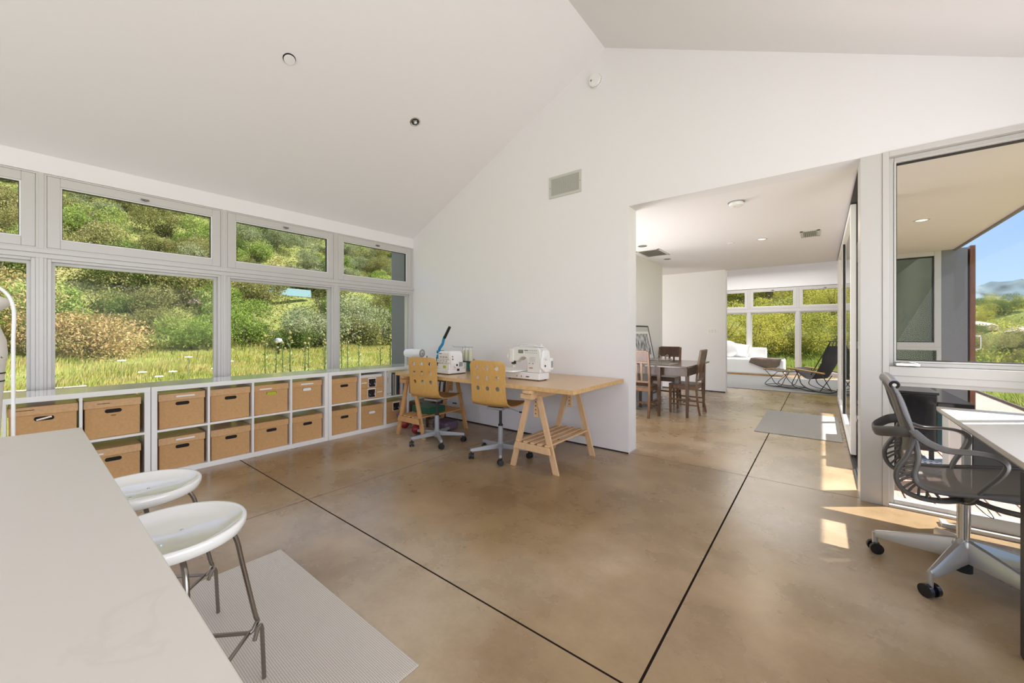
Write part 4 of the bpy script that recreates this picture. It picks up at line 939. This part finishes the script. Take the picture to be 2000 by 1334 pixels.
    MB().tube(smoothpath([(.02,-.06,.41),(.05,-.11,.38),(.07,-.13,.375),(.06,-.09,.40)],4),.002,n=6).build('lever','black',e,smooth=True)
    MB().cyl((0,0,.185),(0,0,.395),.0225,n=28).build('column','chrome',e,smooth=True)
    MB().cyl((0,0,.045),(0,0,.17),.033,n=28).build('cylinder_sleeve','black',e,smooth=True)
    MB().lathe([(.024,.20),(.034,.20),(.045,.18),(.048,.14),(0,.135)],28).build('base_hub','polal',e,smooth=True)
    for k in range(5):
        a=R(169+72*k); m=Matrix.Rotation(a,4,'Z')
        secs=[(.02,.036,.105,.205),(.10,.031,.102,.186),(.20,.025,.094,.158),(.305,.017,.088,.128),(.326,.012,.090,.122)]
        rings=[[m@Vector((x,-w,z0)),m@Vector((x,w,z0)),m@Vector((x,w*.9,z0+(z1-z0)*.6)),m@Vector((x,w*.35,z1)),m@Vector((x,-w*.35,z1)),m@Vector((x,-w*.9,z0+(z1-z0)*.6))] for x,w,z0,z1 in secs]
        MB().rings(rings).build('base_leg','polal',e,smooth=True,bevel=.002)
        c=(.324*math.cos(a),.324*math.sin(a))
        MB().cyl((*c,.045),(*c,.112),.0125).build('caster_stem','polal',e,smooth=True)
        wa=a+R(25+50*k); r=.030
        g=MB(); mw=Matrix.Translation((c[0],c[1],0))@Matrix.Rotation(wa,4,'Z')
        for (y0,y1) in ((-.030,-.012),(.012,.030)):
            h=MB().cyl((0,y0,r),(0,y1,r),r,n=24); g.add(h.v,h.f,mw)
        h=MB().cyl((0,-.012,r),(0,.012,r),r*.55,n=16); g.add(h.v,h.f,mw); h=MB().cyl((0,0,r),(0,0,.060),.012,n=12); g.add(h.v,h.f,mw)
        g.build('caster','blackg',e,smooth=True)
    return e
setu()

# ------------------------------------------------------------ hall and dining
T(MB().box(-.66,.19,5.69,7.34,.0005,.009).build('hall_mat','rugg',bevel=.003),'grey woven doormat on the hall floor by the sliding doors','rug')
e=E('dining_table',(0,0,0),0,'dark brown gateleg dining table in the hall','table')
MB().prism(rrect(-2.36,-1.46,5.76,7.14,.01,2),.728,.752,'z').build('table_top','dark_top',e,bevel=.003)
MB().box(-1.90,-1.50,5.92,5.945,.60,.728).box(-1.525,-1.50,5.95,7.0,.60,.728).box(-2.34,-2.32,5.95,7.0,.60,.728).box(-2.32,-1.5,6.98,7.0,.60,.728).box(-2.34,-1.88,5.92,5.945,.60,.728).build('apron','dark_wood',e,bevel=.002)
for (x,y) in ((-1.515,5.975),(-1.87,5.84),(-1.515,6.985),(-2.34,6.12),(-2.34,6.36)):
    MB().add([(x-.024,y-.024,.728),(x+.024,y-.024,.728),(x+.024,y+.024,.728),(x-.024,y+.024,.728),(x-.017,y-.017,0),(x+.017,y-.017,0),(x+.017,y+.017,0),(x-.017,y+.017,0)],[(0,1,2,3),(7,6,5,4),(0,4,5,1),(1,5,6,2),(2,6,7,3),(3,7,4,0)]).build('leg','dark_wood',e,bevel=.002)
side_chair((-2.125,5.82),0,'wooden slat back dining chair at the near end of the dark table','chairwood')
side_chair((-1.64,6.43),R(90),'wooden slat back dining chair seen side-on right of the dark table','chairwood')
side_chair((-2.19,7.22),R(180),'wooden slat back dining chair at the far end of the dark table','chairwood')
e=E('wire_basket',(-1.96,6.17,.7575),0,'shallow wire basket with looped handles on the dining table','basket')
g=MB()
for r,z in ((.13,.003),(.15,.03),(.172,.065)): g.tube([(r*math.cos(a*PI/14),r*math.sin(a*PI/14),z) for a in range(28)],.003 if z<.06 else .005,n=6,closed=True)
for k in range(28):
    a=k*PI/14; g.tube([(.13*math.cos(a),.13*math.sin(a),.003),(.172*math.cos(a+.2),.172*math.sin(a+.2),.065)],.0018,n=5)
g.build('wire_bowl','palewood',e,smooth=True)
for s in (-1,1): MB().tube(smoothpath([(s*.05+.04,-.06*s-.09*0,.065),(s*.06+.04,-.05*s,.115),(s*.07+.04,.0,.13),(s*.06+.04,.07,.115),(s*.05+.04,.10,.065)],4),.005,n=8).build('handle','palewood',e,smooth=True)
T(MB().prism(rrect(-2.15,-1.74,5.95,6.40,.02,2),.7525,.7555,'z').build('table_runner','palewood'),'grey cloth under the wire basket on the dining table','cloth')
e=bpy.data.objects.new('framed_photograph',None); COL.objects.link(e); e.location=(-2.275,6.45,.757); e.rotation_euler=(0,R(-11.5),0); T(e,'black framed photograph leaning on the side wall above the dining table','picture')
g=MB().box(-.012,.012,-.42,-.398,0,.60).box(-.012,.012,.378,.40,0,.60).box(-.012,.012,-.398,.378,0,.022).box(-.012,.012,-.398,.378,.578,.60).build('frame','black',e,bevel=.001)
MB().box(-.010,.006,-.398,.378,.022,.578).build('mount','paper',e)
MB().box(.006,.0075,-.33,.31,.10,.46).build('print','print',e)
MB().box(.006,.0073,-.398,.378,.50,.578).build('mount_band','ventfr',e)

# ------------------------------------------------------------ far sitting room
T(MB().box(-3.3,1.3,9.83,12.94,.0005,.010).build('living_rug','rugl',bevel=.003),'large grey rug covering the sitting room floor','rug')
e=E('daybed',(0,0,0),0,'white slipcovered daybed in front of the far windows','sofa')
MB().box(-3.4,-.80,12.95,13.72,.04,.485).build('base_cover','fabricw',e,bevel=.05,seg=4)
MB().box(-3.38,-.86,12.97,13.70,.0,.05).build('plinth','bamboo',e)
MB().box(-3.3,-1.25,13.50,13.70,.44,.78).build('backrest','fabricw',e,bevel=.05,seg=4)
c=MB().sphere((0,0,0),.30,20,(1.0,.38,.85)).build('white_cushion','fabricw',smooth=True); c.location=(-2.22,13.20,.735); T(c,'plump round white cushion at the left of the daybed','cushion')
c=MB().box(-.25,.25,-.07,.07,-.19,.19).build('square_cushion','fabricw',bevel=.05,seg=4); c.location=(-1.93,13.39,.70); c.rotation_euler=(R(-14),R(8),0); T(c,'square white cushion leaning on the daybed back','cushion')
g=MB(); rows=[]
for i in range(15):
    t=i/14; row=[]
    for j in range(15):
        s=j/14; x=-1.62+.72*s+ .10*t; 
        # over the front edge: t<0.45 hangs
        if t<.42: y=12.925; z=.50-(.42-t)*(.30+.62*s)*(1 if s<.75 else 1-(s-.75)*2.2)
        else: y=12.925+(t-.42)*.75; z=.498
        row.append((x,y+.008*math.sin(s*9+t*4),z+.004*math.sin(s*13)))
    rows.append(row)
T(g.sheet(rows).build('throw_blanket','throw',solid=.012,smooth=True,auto=False),'brown knitted throw draped over the corner of the daybed','blanket')
def rocker():
    e=E('rocking_lounger',(-.05,10.35,.011),R(-33),'charcoal canvas folding rocking lounger with honey wooden rails','chair')
    for s in (-.27,.27):
        MB().tube([(-.46,s,.455),(.30,s,.395)],.017,n=12).build('arm_rail','bamboo',e,smooth=True)
        MB().tube(smoothpath([(-.30,s*.9,.43),(-.22,s*.9,.26),(-.17,s*.9,.13),(-.03,s*.9,.05),(.15,s*.9,.012),(.36,s*.9,.012),(.50,s*.9,.06)],4),.009,n=8).build('rocker_tube','tube',e,smooth=True)
        MB().tube(smoothpath([(-.22,s*.95,.41),(-.33,s*.95,.20),(-.36,s*.95,.10),(-.26,s*.95,.045),(-.05,s*.95,.012),(.10,s*.95,.010)],4),.008,n=8).build('cross_tube','tube',e,smooth=True)
        MB().tube([(.22,s*.92,.39),(.42,s*.92,.05)],.008,n=8).tube([(.42,s*.92,.37),(.20,s*.92,.03)],.008,n=8).build('rear_cross_tube','tube',e,smooth=True)
        MB().tube([(.0,s*.8,.34),(.36,s*.8,1.02)],.009,n=8).build('back_tube','tube',e,smooth=True)
    pr=smoothpath([(-.44,0,.45),(-.30,0,.40),(-.12,0,.28),(-.02,0,.25),(.05,0,.29),(.14,0,.45),(.22,0,.62),(.24,0,.75),(.30,0,.88),(.33,0,.95)],4)
    MB().sheet([[(p.x,w,p.z) for w in (-.24,-.12,0,.12,.24)] for p in pr]).build('canvas_sling','sling',e,solid=.006,smooth=True,auto=False)
    for k in range(5):
        w=-.20+k*.10; MB().tube([(.33,w,.95),(.36,w,1.03)],.008,n=6).build('strap','sling',e)
    MB().tube([(.36,-.26,1.04),(.36,.26,1.04)],.010,n=8).build('top_bar','tube',e,smooth=True)
    MB().box(.20,.225,-.255,-.25,.60,.615).build('buckle','chrome',e)
    return e
rocker()
e=E('footstool',(-.68,10.72,.011),R(-33),'low charcoal canvas folding footstool in front of the rocking lounger','stool')
MB().sheet([[(-.25,w,.375-.02*(1-abs(w)/.22)),(0,w,.352-.02*(1-abs(w)/.22)),(.25,w,.345)] for w in (-.22,-.1,0,.1,.22)]).build('canvas_top','sling',e,solid=.006)
MB().tube([(-.27,-.25,.375),(-.27,.25,.375)],.014).build('rail','bamboo',e,smooth=True); MB().tube([(.05,-.25,.35),(.05,.25,.35)],.014).build('rail','bamboo',e,smooth=True)
for s in (-.23,.23):
    MB().tube(smoothpath([(-.25,s,.365),(-.12,s,.24),(-.02,s,.10),(.12,s,.03),(.25,s,.015),(.36,s,.012)],4),.007,n=8).build('frame_tube','tube',e,smooth=True)
    MB().tube(smoothpath([(.03,s*.9,.34),(-.12,s*.9,.20),(-.26,s*.9,.06),(-.22,s*.9,.015),(0,s*.9,.010),(.12,s*.9,.05),(.2,s*.9,.20),(.28,s*.9,.32)],4),.007,n=8).build('cross_tube','tube',e,smooth=True)
MB().tube([(.36,-.23,.012),(.36,.23,.012)],.007).tube([(-.24,-.21,.03),(-.24,.21,.03)],.007).build('foot_tube','tube',e,smooth=True)

# ------------------------------------------------------------ things on the deck
e=E('outdoor_cabinet',(.50,5.0,-.02),0,'black outdoor grill cabinet with a lower side shelf on the deck','cabinet')
MB().box(0,.30,0,1.40,.20,.70).build('body','blackg',e,bevel=.01)
MB().box(-.01,.31,-.01,1.41,.70,.725).build('lid','black',e,bevel=.006)
MB().box(.30,.52,.02,1.40,.60,.64).build('side_shelf','blackg',e,bevel=.006)
for (x,y) in ((.03,.05),(.27,.05),(.03,1.35),(.27,1.35)): MB().box(x-.015,x+.015,y-.015,y+.015,0,.20).build('leg','black',e)
e=E('teal_bench',(.87,5.10,-.02),0,'narrow teal framed garden table behind the black grill cabinet','bench')
for (x,y) in ((0,0),(.09,0),(0,1.0),(.09,1.0)): MB().box(x,x+.05,y,y+.05,0,.54).build('leg','tealleg',e,bevel=.003)
MB().box(-.01,.15,-.01,1.06,.54,.565).build('top','tealleg',e,bevel=.003)
e=E('planter_box',(.80,4.62,-.02),0,'white square planter box on the deck behind the desk','planter')
MB().box(0,.13,0,.22,0,.60).build('box','white',e,bevel=.006); MB().box(.02,.11,.02,.20,.59,.602).build('soil','edging',e)
e=T(MB().box(.62,.88,4.95,5.20,-.02,.10).build('floor_cushion','stripe',bevel=.03,seg=3),'blue and white woven cushion on the deck by the black cabinet','cushion')
SKY=1.25; SUN=10.5; P_R=132; P_B=58; P_K=85; P_H=24; P_L=140; EXPO=0.24
# ------------------------------------------------------------ landscape
rng=np.random.default_rng(11)
def sm(x,k=2.0): # smooth positive part
    return np.where(x>8*k,x,k*np.log1p(np.exp(np.clip(x/k,-30,30))))
def hgt(x,y):
    x=np.asarray(x,float); y=np.asarray(y,float)
    e=-x-5.6
    L=.072*np.clip(e,0,10.5)+.52*sm(e-11.5,.9)
    b=y-17.5
    sl=np.clip(.40-.082*np.clip(x-.8,0,8),.095,.40)
    B=sl*sm(b,1.2)
    B=np.where(x>3.5,np.minimum(B*1.5,1.9+.062*np.clip(b-12,0,99)),B)
    h=np.maximum(L,B)+.25*np.minimum(L,B)
    h=26*np.tanh(h/26)
    nz=.35*np.sin(x*.31+1.3)*np.cos(y*.27)+.22*np.sin(x*.83+y*.61)+.10*np.sin(x*1.9-y*1.4)
    far=np.clip((np.maximum(e-9,b-1))/6,0,1)
    return -.16+h+nz*far
def terrain():
    xs=np.concatenate([np.linspace(-75,-18,60),np.linspace(-17,14,70),np.linspace(15,70,40)]); ys=np.concatenate([np.linspace(-40,-5,30),np.linspace(-4,36,90),np.linspace(37,95,45)])
    X,Y=np.meshgrid(xs,ys); Z=hgt(X,Y)
    inside=(X>-5.2)&(X<2.0)&(Y>-4.6)&(Y<14.3); Z=np.where(inside,-.4,Z)
    v=np.stack([X,Y,Z],-1).reshape(-1,3); nx=len(xs); f=[(r*nx+c,r*nx+c+1,(r+1)*nx+c+1,(r+1)*nx+c) for r in range(len(ys)-1) for c in range(nx-1)]
    me=bpy.data.meshes.new('ground'); me.from_pydata(v.tolist(),[],f); me.materials.append(M['terrain'])
    for p in me.polygons: p.use_smooth=True
    o=bpy.data.objects.new('ground',me); COL.objects.link(o); T(o,'meadow and rising hillside around the house','ground',kind='structure')
terrain()
# far mountain ridge
g=MB(); rows=[]
for i in range(90):
    x=-40+i*4.2; row=[]
    for j in range(10):
        t=j/9; row.append((x, 300+t*90, -20+ t*(51+7*math.sin(x*.018+1)+2.5*math.sin(x*.06))+2.0*math.sin(x*.19+j*1.7)*t+1.2*math.sin(x*.43+j*3.1)*t))
    rows.append(row)
T(g.sheet(rows).build('mountain_ridge','mount',smooth=True,auto=False),'distant mountain ridge on the horizon, haze painted into its bluish colour','mountain',kind='structure')
# gravel and edging right of the deck
T(MB().box(1.87,2.70,YG-4,17.5,-.16,-.10).build('gravel_strip','gravel'),'pinkish gravel strip beside the deck','gravel',kind='structure')
T(MB().box(2.70,2.73,YG-4,17.5,-.2,-.055).build('edging_strip','edging'),'dark metal edging between gravel and grass','edging')
def np_obj(name,V,F,m):
    me=bpy.data.meshes.new(name); nv=len(V); nf=len(F); k=F.shape[1]
    me.vertices.add(nv); me.vertices.foreach_set('co',V.astype(np.float32).ravel())
    me.loops.add(nf*k); me.loops.foreach_set('vertex_index',F.astype(np.int32).ravel())
    me.polygons.add(nf); me.polygons.foreach_set('loop_start',np.arange(0,nf*k,k,dtype=np.int32)); me.polygons.foreach_set('loop_total',np.full(nf,k,dtype=np.int32))
    me.update(); me.validate(); me.materials.append(M[m]); o=bpy.data.objects.new(name,me); COL.objects.link(o); return o
def leaves(c,n,ln,wd,up=.3):
    # c: centres, n: count ; random oriented rhombs
    d=rng.normal(size=(n,3)); d[:,2]+=up; d/=np.linalg.norm(d,axis=1)[:,None]
    q=rng.normal(size=(n,3)); s=np.cross(d,q); s/=np.linalg.norm(s,axis=1)[:,None]
    l=(ln*rng.uniform(.6,1.3,n))[:,None]; w=(wd*rng.uniform(.6,1.2,n))[:,None]
    V=np.stack([c-d*l*.5,c+s*w*.5,c+d*l*.5,c-s*w*.5],1).reshape(-1,3); F=np.arange(n*4).reshape(-1,4); return V,F
def shrub_mesh(name,m,n=3000,ln=.11,wd=.05,lumps=9,flat=.8):
    cs=rng.normal(size=(lumps,3))*[.42,.42,.28]; cs[:,2]=np.abs(cs[:,2])+.25; rs=rng.uniform(.30,.52,lumps)
    k=rng.integers(0,lumps,n); d=rng.normal(size=(n,3)); d/=np.linalg.norm(d,axis=1)[:,None]
    rad=rs[k]*(rng.uniform(0,1,n)**.22)*rng.uniform(.85,1.15,n)
    c=cs[k]+d*rad[:,None]*[1,1,flat]; c=c[c[:,2]>-.12]
    V,F=leaves(c,len(c),ln,wd)
    o=np_obj(name,V,F,m)
    return o
def twigs(parent,n=7,m='twig'):
    g=MB()
    for i in range(n):
        a=random.random()*2*PI; r=random.uniform(.2,.7); z=random.uniform(.5,1.0)
        g.tube([(0,0,-.15),(r*.45*math.cos(a),r*.45*math.sin(a),z*.5),(r*math.cos(a+.3),r*math.sin(a+.3),z)],[.022,.014,.005],n=5)
    return g.build('stems',m,parent)
kinds={'g':('leafg','bright green'),'o':('leafo','olive green'),'s':('leafs','sage green'),'y':('leafy','yellow green'),'d':('leafd','dark green'),'r':('leafr','rusty golden')}
protos={}
for k,(m,nmn) in kinds.items():
    protos[k]=[]
    for v in range(3 if k in 'gosy' else 2):
        e=bpy.data.objects.new('shrub',None); e.empty_display_size=.2
        f=shrub_mesh('foliage',m,n=9000,ln=(.060 if k not in 'ry' else .050),wd=(.028 if k not in 'ry' else .024),lumps=random.randint(7,11)); f.parent=e
        t=twigs(e); protos[k].append([e,f,t])
used=set()
def place(k,v,x,y,s,label,group=None,sz=1.0,dz=0,name='shrub'):
    e0,f0,t0=protos[k][v%len(protos[k])]
    e=bpy.data.objects.new(name,None); e.empty_display_size=.2; COL.objects.link(e)
    e.location=(x,y,float(hgt(x,y))+dz); e.rotation_euler=(random.uniform(-.1,.1),random.uniform(-.1,.1),random.random()*6.28); e.scale=(s,s,s*sz)
    T(e,label,'shrub',group)
    if (k,v%len(protos[k])) not in used: f,t=f0,t0; used.add((k,v%len(protos[k])))
    else: f,t=f0.copy(),t0.copy(); COL.objects.link(f); COL.objects.link(t)
    f.parent=e; t.parent=e; return e
# named bushes near the window band
sp=[('r',0,-15.2,1.0,1.55,'large rusty golden bush beyond the meadow, filling the left of the big pane'),
('r',1,-15.6,-1.4,1.5,'rusty golden bush half hidden behind the leftmost window mullion'),
('g',0,-16.0,5.0,1.25,'bright green leafy bush at the meadow edge, right of the rusty bush'),
('d',0,-15.4,5.9,.95,'dark green rounded bush at the foot of the hill behind a window mullion'),
('g',1,-15.8,3.3,.9,'small bright green bush at the meadow edge between two larger bushes'),
('s',0,-16.2,7.3,1.6,'pale sage bush at the foot of the hill, left in the second big pane'),
('s',1,-17.0,9.8,1.9,'broad sage bush below the pale blue panel on the hill'),
('o',0,-15.5,9.4,1.2,'olive bush at the meadow edge in the second big pane'),
('o',1,-15.2,11.6,1.7,'large olive bush in the narrow right pane of the window band'),
('y',0,-16.8,13.4,1.5,'yellow green bush next to the grey fin wall'),
('d',1,-19.5,11.6,1.4,'dark bush high on the slope above the large olive bush'),
('g',2,-18.0,.0,1.5,'bright green bush behind the rusty bush at the far left')]
pts=[]
for k,v,x,y,s,lb in sp: place(k,v,x,y,s,lb); pts.append((x,y,s))
def scatter(n,fx,fy,kk,smin,smax,label,group,minr=.75,seed=3,ok=lambda x,y:True):
    rr=random.Random(seed); c=0; tries=0
    while c<n and tries<n*60:
        tries+=1; x=fx(rr); y=fy(rr)
        if not ok(x,y): continue
        s=rr.uniform(smin,smax)
        if any((x-a)**2+(y-b)**2<(minr*(s+q)*.5)**2*1.2 for a,b,q in pts): continue
        pts.append((x,y,s)); k=rr.choice(kk)
        place(k,rr.randint(0,2),x,y,s,label[k],group[k]); c+=1
    return c
lab=lambda where:{k:kinds[k][1]+' shrub among many on the '+where for k in kinds}
hl='hillside seen through the left window band'; hb='hillside behind the far sitting room'; hr='slope seen past the open brown door'
def okL(x,y): 
    # inside view wedge of the left window band
    return .12*x-2.5 < y < -.78*x+1.5
nL=scatter(180,lambda r:-16-(r.random()**1.25)*27,lambda r:r.uniform(-9,34),'gososdsoog',.8,1.65,lab(hl),{k:kinds[k][1]+' shrubs on the left hillside' for k in kinds},ok=okL,minr=.80)
def okB(x,y): return -.24*y-1<x<.05*y+1.2
nB=scatter(54,lambda r:r.uniform(-12,4),lambda r:17.5+(r.random()**1.2)*26,'yyyoyyg',.95,1.8,lab(hb),{k:kinds[k][1]+' shrubs on the far hillside' for k in kinds},seed=5,ok=okB,minr=.68)
def okR(x,y): return .13*y<x<(.30*y if y<40 else .45*y)
nR=scatter(50,lambda r:r.uniform(2.5,22),lambda r:19+(r.random()**1.1)*32,'oydogy',.5,.95,lab(hr),{k:kinds[k][1]+' shrubs on the right slope' for k in kinds},seed=6,ok=okR,minr=.8)
for k in protos:
    for v,(e0,f0,t0) in enumerate(protos[k]):
        if (k,v) not in used:
            bpy.data.objects.remove(f0); bpy.data.objects.remove(t0)
        bpy.data.objects.remove(e0)
# low growth between shrubs (uncountable)
def cover(name,n,xr,yr,ok,m,ln,wd,label,h=.25):
    x=rng.uniform(*xr,n); y=rng.uniform(*yr,n); k=ok(x,y); x=x[k];y=y[k]
    cl=.5+.5*np.sin(x*2.1+np.sin(y*1.3)*2)*np.cos(y*1.7+x*.4); k=rng.uniform(0,1,len(x))<cl; x=x[k];y=y[k]
    z=hgt(x,y)+rng.uniform(0,h,len(x)); V,F=leaves(np.stack([x,y,z],1),len(x),ln,wd,up=.8); o=np_obj(name,V,F,m); T(o,label,'ground cover',kind='stuff')
cover('low_growth',420000,(-44,-15),(-9,34),lambda x,y:(y>.12*x-2.5)&(y<-.78*x+1.5),'leafo',.10,.045,'low scrub covering the ground of the left hillside',.4)
cover('low_growth',110000,(-12,4),(17,44),lambda x,y:(x>-.24*y-1)&(x<.05*y+1.2),'leafy',.09,.04,'low yellow green scrub covering the far hillside',.4)
cover('low_growth',90000,(2,16),(18,52),lambda x,y:(x>.13*y)&(x<.30*y),'leafy',.10,.045,'low scrub covering the slope past the brown door',.4)
# grass
def grass(name,n,x,y,label,hmin=.12,hmax=.42,m='grass',w=.012):
    n=len(x); z=hgt(x,y); h=rng.uniform(hmin,hmax,n)*(.75+.5*np.sin(x*1.7)*np.cos(y*1.9)); a=rng.uniform(0,2*np.pi,n); lean=rng.uniform(0,.5,n)*h
    la=rng.uniform(0,2*np.pi,n)*.5+.5; b=np.stack([x,y,z],1); s=np.stack([np.cos(a),np.sin(a),0*a],1)*(w*rng.uniform(.6,1.6,n))[:,None]
    mid=b+np.stack([.35*lean*np.cos(la),.35*lean*np.sin(la),h*.6],1); tip=b+np.stack([lean*np.cos(la),lean*np.sin(la),h],1)
    V=np.stack([b-s,b+s,mid+s*.7,tip,mid-s*.7],1).reshape(-1,3); F=np.arange(n*5).reshape(-1,5); o=np_obj(name,V,F,m); T(o,label,'grass',kind='stuff')
n=150000; x=rng.uniform(-16.5,-6.2,n); y=rng.uniform(-3.5,13.5,n); k=(y>.12*x-1)&(y<-.8*x+1.2)&(rng.uniform(0,1,n)<.35+.65*(np.sin(x*1.1+y*.7)*.5+.5)); grass('meadow_grass',n,x[k],y[k],'tall green and straw coloured meadow grass outside the window band',.06,.22,w=.007)
n=26000; x=rng.uniform(-4,1.7,n); y=rng.uniform(14.4,18.5,n); grass('meadow_grass',n,x,y,'tall grass just outside the far sitting room windows',.15,.55,'grassg',.008)
n=80000; x=rng.uniform(2.75,9,n); y=rng.uniform(9,22,n); k=(x<.5*y); grass('meadow_grass',n,x[k],y[k],'green grass beyond the gravel and edging',.08,.24,'grassg',.007)
# thistles, flowers
def thistle(x,y,h,label):
    e=E('thistle_plant',(x,y,float(hgt(x,y))),random.random()*6,label,'plant','tall thistle plants in the meadow')
    MB().tube([(0,0,-.03),(.01,.01,h*.5),(0,.02,h)],[.014,.011,.008],n=6).build('stem','leafd',e)
    g=MB()
    for k in range(16):
        z=h*(.1+.75*k/16); a=k*2.4; l=.16-.007*k
        g.add([(0,0,z),(l*.5*math.cos(a)-.02*math.sin(a),l*.5*math.sin(a)+.02*math.cos(a),z+.05),(l*math.cos(a),l*math.sin(a),z+.06),(l*.5*math.cos(a)+.02*math.sin(a),l*.5*math.sin(a)-.02*math.cos(a),z+.03)],[(0,1,2,3)])
    g.build('leaves','leafs',e)
    MB().sphere((0,.02,h+.02),.035,10,(1,1,1.1)).sphere((.05,.0,h*.9),.026,10).sphere((-.05,.02,h*.86),.026,10).build('seed_heads','leafo',e)
for i in range(22):
    t=i/21; thistle(-8.2-1.6*random.random(), 3.1+3.9*t+.12*random.random()+.0, .75+.35*random.random(),'tall dark thistle stalk in the meadow near the right panes of the window band')
for i in range(4): thistle(-8.0,-1.0+.13*i,.85+.1*i,'tall thistle stalk in the meadow at the far left of the window band')
for i,(x,y) in enumerate([(-8.2,1.35),(-8.5,1.2),(-8.1,1.5),(-7.9,2.0),(-8.4,2.35),(-8.8,1.0),(-8.6,1.8)]):
    e=E('yarrow_plant',(x,y,float(hgt(x,y))),0,'white flowering stem in the meadow in front of the large pane','plant','white flowering stems in the meadow')
    MB().tube([(0,0,-.03),(.01,0,.50+.04*i)],.005,n=5).build('stem','leafs',e)
    g=MB()
    for k in range(12): a=k*2.4; r=.014*math.sqrt(k+1); g.sphere((r*math.cos(a),r*math.sin(a),.51+.04*i),.011,6)
    g.build('flower_head','flower',e)
# rocks, blue panels, path lamp, pole
for i,(x,y,s) in enumerate([(-20.5,5.2,.5),(-20.8,4.5,.35),(-20.2,5.9,.3),(-26,13.4,.7),(-26.5,12.2,.5),(-17.2,8.9,.22),(-24,9.8,.35),(5.2,26,.6),(6.3,24.5,.4),(7.0,28,.5)]):
    g=MB().sphere((0,0,0),s,10,(1.4,.9,.5)); g.v=[(a+random.uniform(-.07,.07)*s*2,b+random.uniform(-.07,.07)*s*2,c+random.uniform(-.05,.05)*s*2) for a,b,c in g.v]
    o=g.build('rock','rock'); o.location=(x,y,float(hgt(x,y))+.15*s+.1); T(o,'pale reddish rock lying on the scrub hillside','rock','rocks on the hillside')
def atv(u,v,d): # helper to stand a thing on the slope at a known bearing
    return None
o=MB().box(-.03,.03,-.85,.85,-.20,.20).build('panel','culvert',bevel=.01); o.location=(-21.5,8.9,3.30); o.rotation_euler=(0,R(-8),R(8)); T(o,'pale blue panel lying among the shrubs on the hill','panel')
o=MB().box(-.03,.03,-.28,.28,-.18,.18).build('panel','culvert',bevel=.01); o.location=(-21.5,7.70,3.42); T(o,'small pale blue square panel left of the larger one','panel')
e=E('path_lamp',(-14.3,5.38,float(hgt(-14.3,5.38))),0,'low landscape lamp with grey dome at the meadow edge','lamp')
MB().cyl((0,0,-.1),(0,0,.42),.03).build('post','black',e); MB().lathe([(0,.40),(.12,.40),(.13,.44),(.10,.53),(0,.56)],20).build('dome','greyplastic',e,smooth=True)
e=T(MB().cyl((-9.6,-1.9,.33),(-9.9,.7,.31),.016,n=10).build('pale_pole','palewood',smooth=True),'bleached wooden pole lying across the meadow grass at the left','pole')

# ------------------------------------------------------------ sky, sun, added fill lights, hall lamp, camera
w=bpy.data.worlds.new('World'); scene.world=w; w.use_nodes=True; N=w.node_tree.nodes; L=w.node_tree.links; bg=N['Background']
tc=N.new('ShaderNodeTexCoord'); sep=N.new('ShaderNodeSeparateXYZ'); L.new(tc.outputs['Generated'],sep.inputs[0])
r=N.new('ShaderNodeValToRGB'); e_=r.color_ramp.elements; e_[0].position=0; e_[0].color=(.44,.59,.78,1); e_[1].position=.75; e_[1].color=(.78,.86,1.0,1); kk=e_.new(.36); kk.color=(.28,.43,.70,1)
k=e_.new(.18); k.color=(.29,.45,.70,1); L.new(sep.outputs[2],r.inputs[0]); L.new(r.outputs[0],bg.inputs[0]); bg.inputs[1].default_value=SKY
def light(name,kind,loc,rot,energy,size=None,sy=None,col=(1,1,1),**kw):
    l=bpy.data.lights.new(name,kind); l.energy=energy; l.color=col
    if kind=='AREA':
        l.shape='RECTANGLE'; l.size=size; l.size_y=sy
    if kind=='SUN': l.angle=size
    o=bpy.data.objects.new(name,l); COL.objects.link(o); o.location=loc
    o.rotation_euler=rot; return o
sd=Vector((.65,.52,1.0)).normalized()
o=light('sun','SUN',(5,5,10),sd.to_track_quat('Z','Y').to_euler(),SUN,R(.6),col=(1,.965,.92))
D=lambda v:Vector(v).to_track_quat('-Z','Y').to_euler()
light('fill_right','AREA',(1.36,-.2,1.35),D((-1,0,.45)),P_R,6.4,2.0,(.965,.95,1.02))  # added fill on the desk side, standing in for unseen window light
light('fill_back','AREA',(-2.4,-3.9,1.3),D((.35,.6,1)),P_B,3.6,2.0,(.965,.95,1.02))  # unseen fill behind the camera, added to brighten the ceiling
light('fill_kitchen','AREA',(-5.0,5.3,1.5),D((1,0,.45)),P_K,1.9,1.9,(1,.98,.95))  # fill added in the hidden kitchen bay, aimed into the hall
light('fill_living','AREA',(-1.6,12.0,3.5),D((0,-.25,-1)),P_L,3.5,2.5,(1,.99,.97))  # extra fill light hidden up under the sitting room vault
light('fill_hall','AREA',(-2.5,4.68,.75),D((.4,.6,1)),P_H,1.2,1.0,(.99,.97,1))  # fill light added out of sight behind the gable wall
light('lamp_hall','AREA',(-.64,6.33,HZ-.012),D((0,0,-1)),8,.08,.08,(1,.85,.65))
cam=bpy.data.cameras.new('Camera'); co=bpy.data.objects.new('Camera',cam); COL.objects.link(co); scene.camera=co
co.location=(0,0,1.235); co.rotation_euler=(R(90),0,math.atan2(604,761)); cam.sensor_width=36; cam.lens=761/2000*36; cam.shift_y=-18/2000; cam.clip_start=.02; cam.clip_end=2000
vs=scene.view_settings; vs.view_transform='Standard'; vs.look='None'; vs.gamma=1; vs.exposure=EXPO; vs.use_curve_mapping=False
scene.cycles.transparent_max_bounces=24
scene.cycles.max_bounces=14; scene.cycles.diffuse_bounces=8
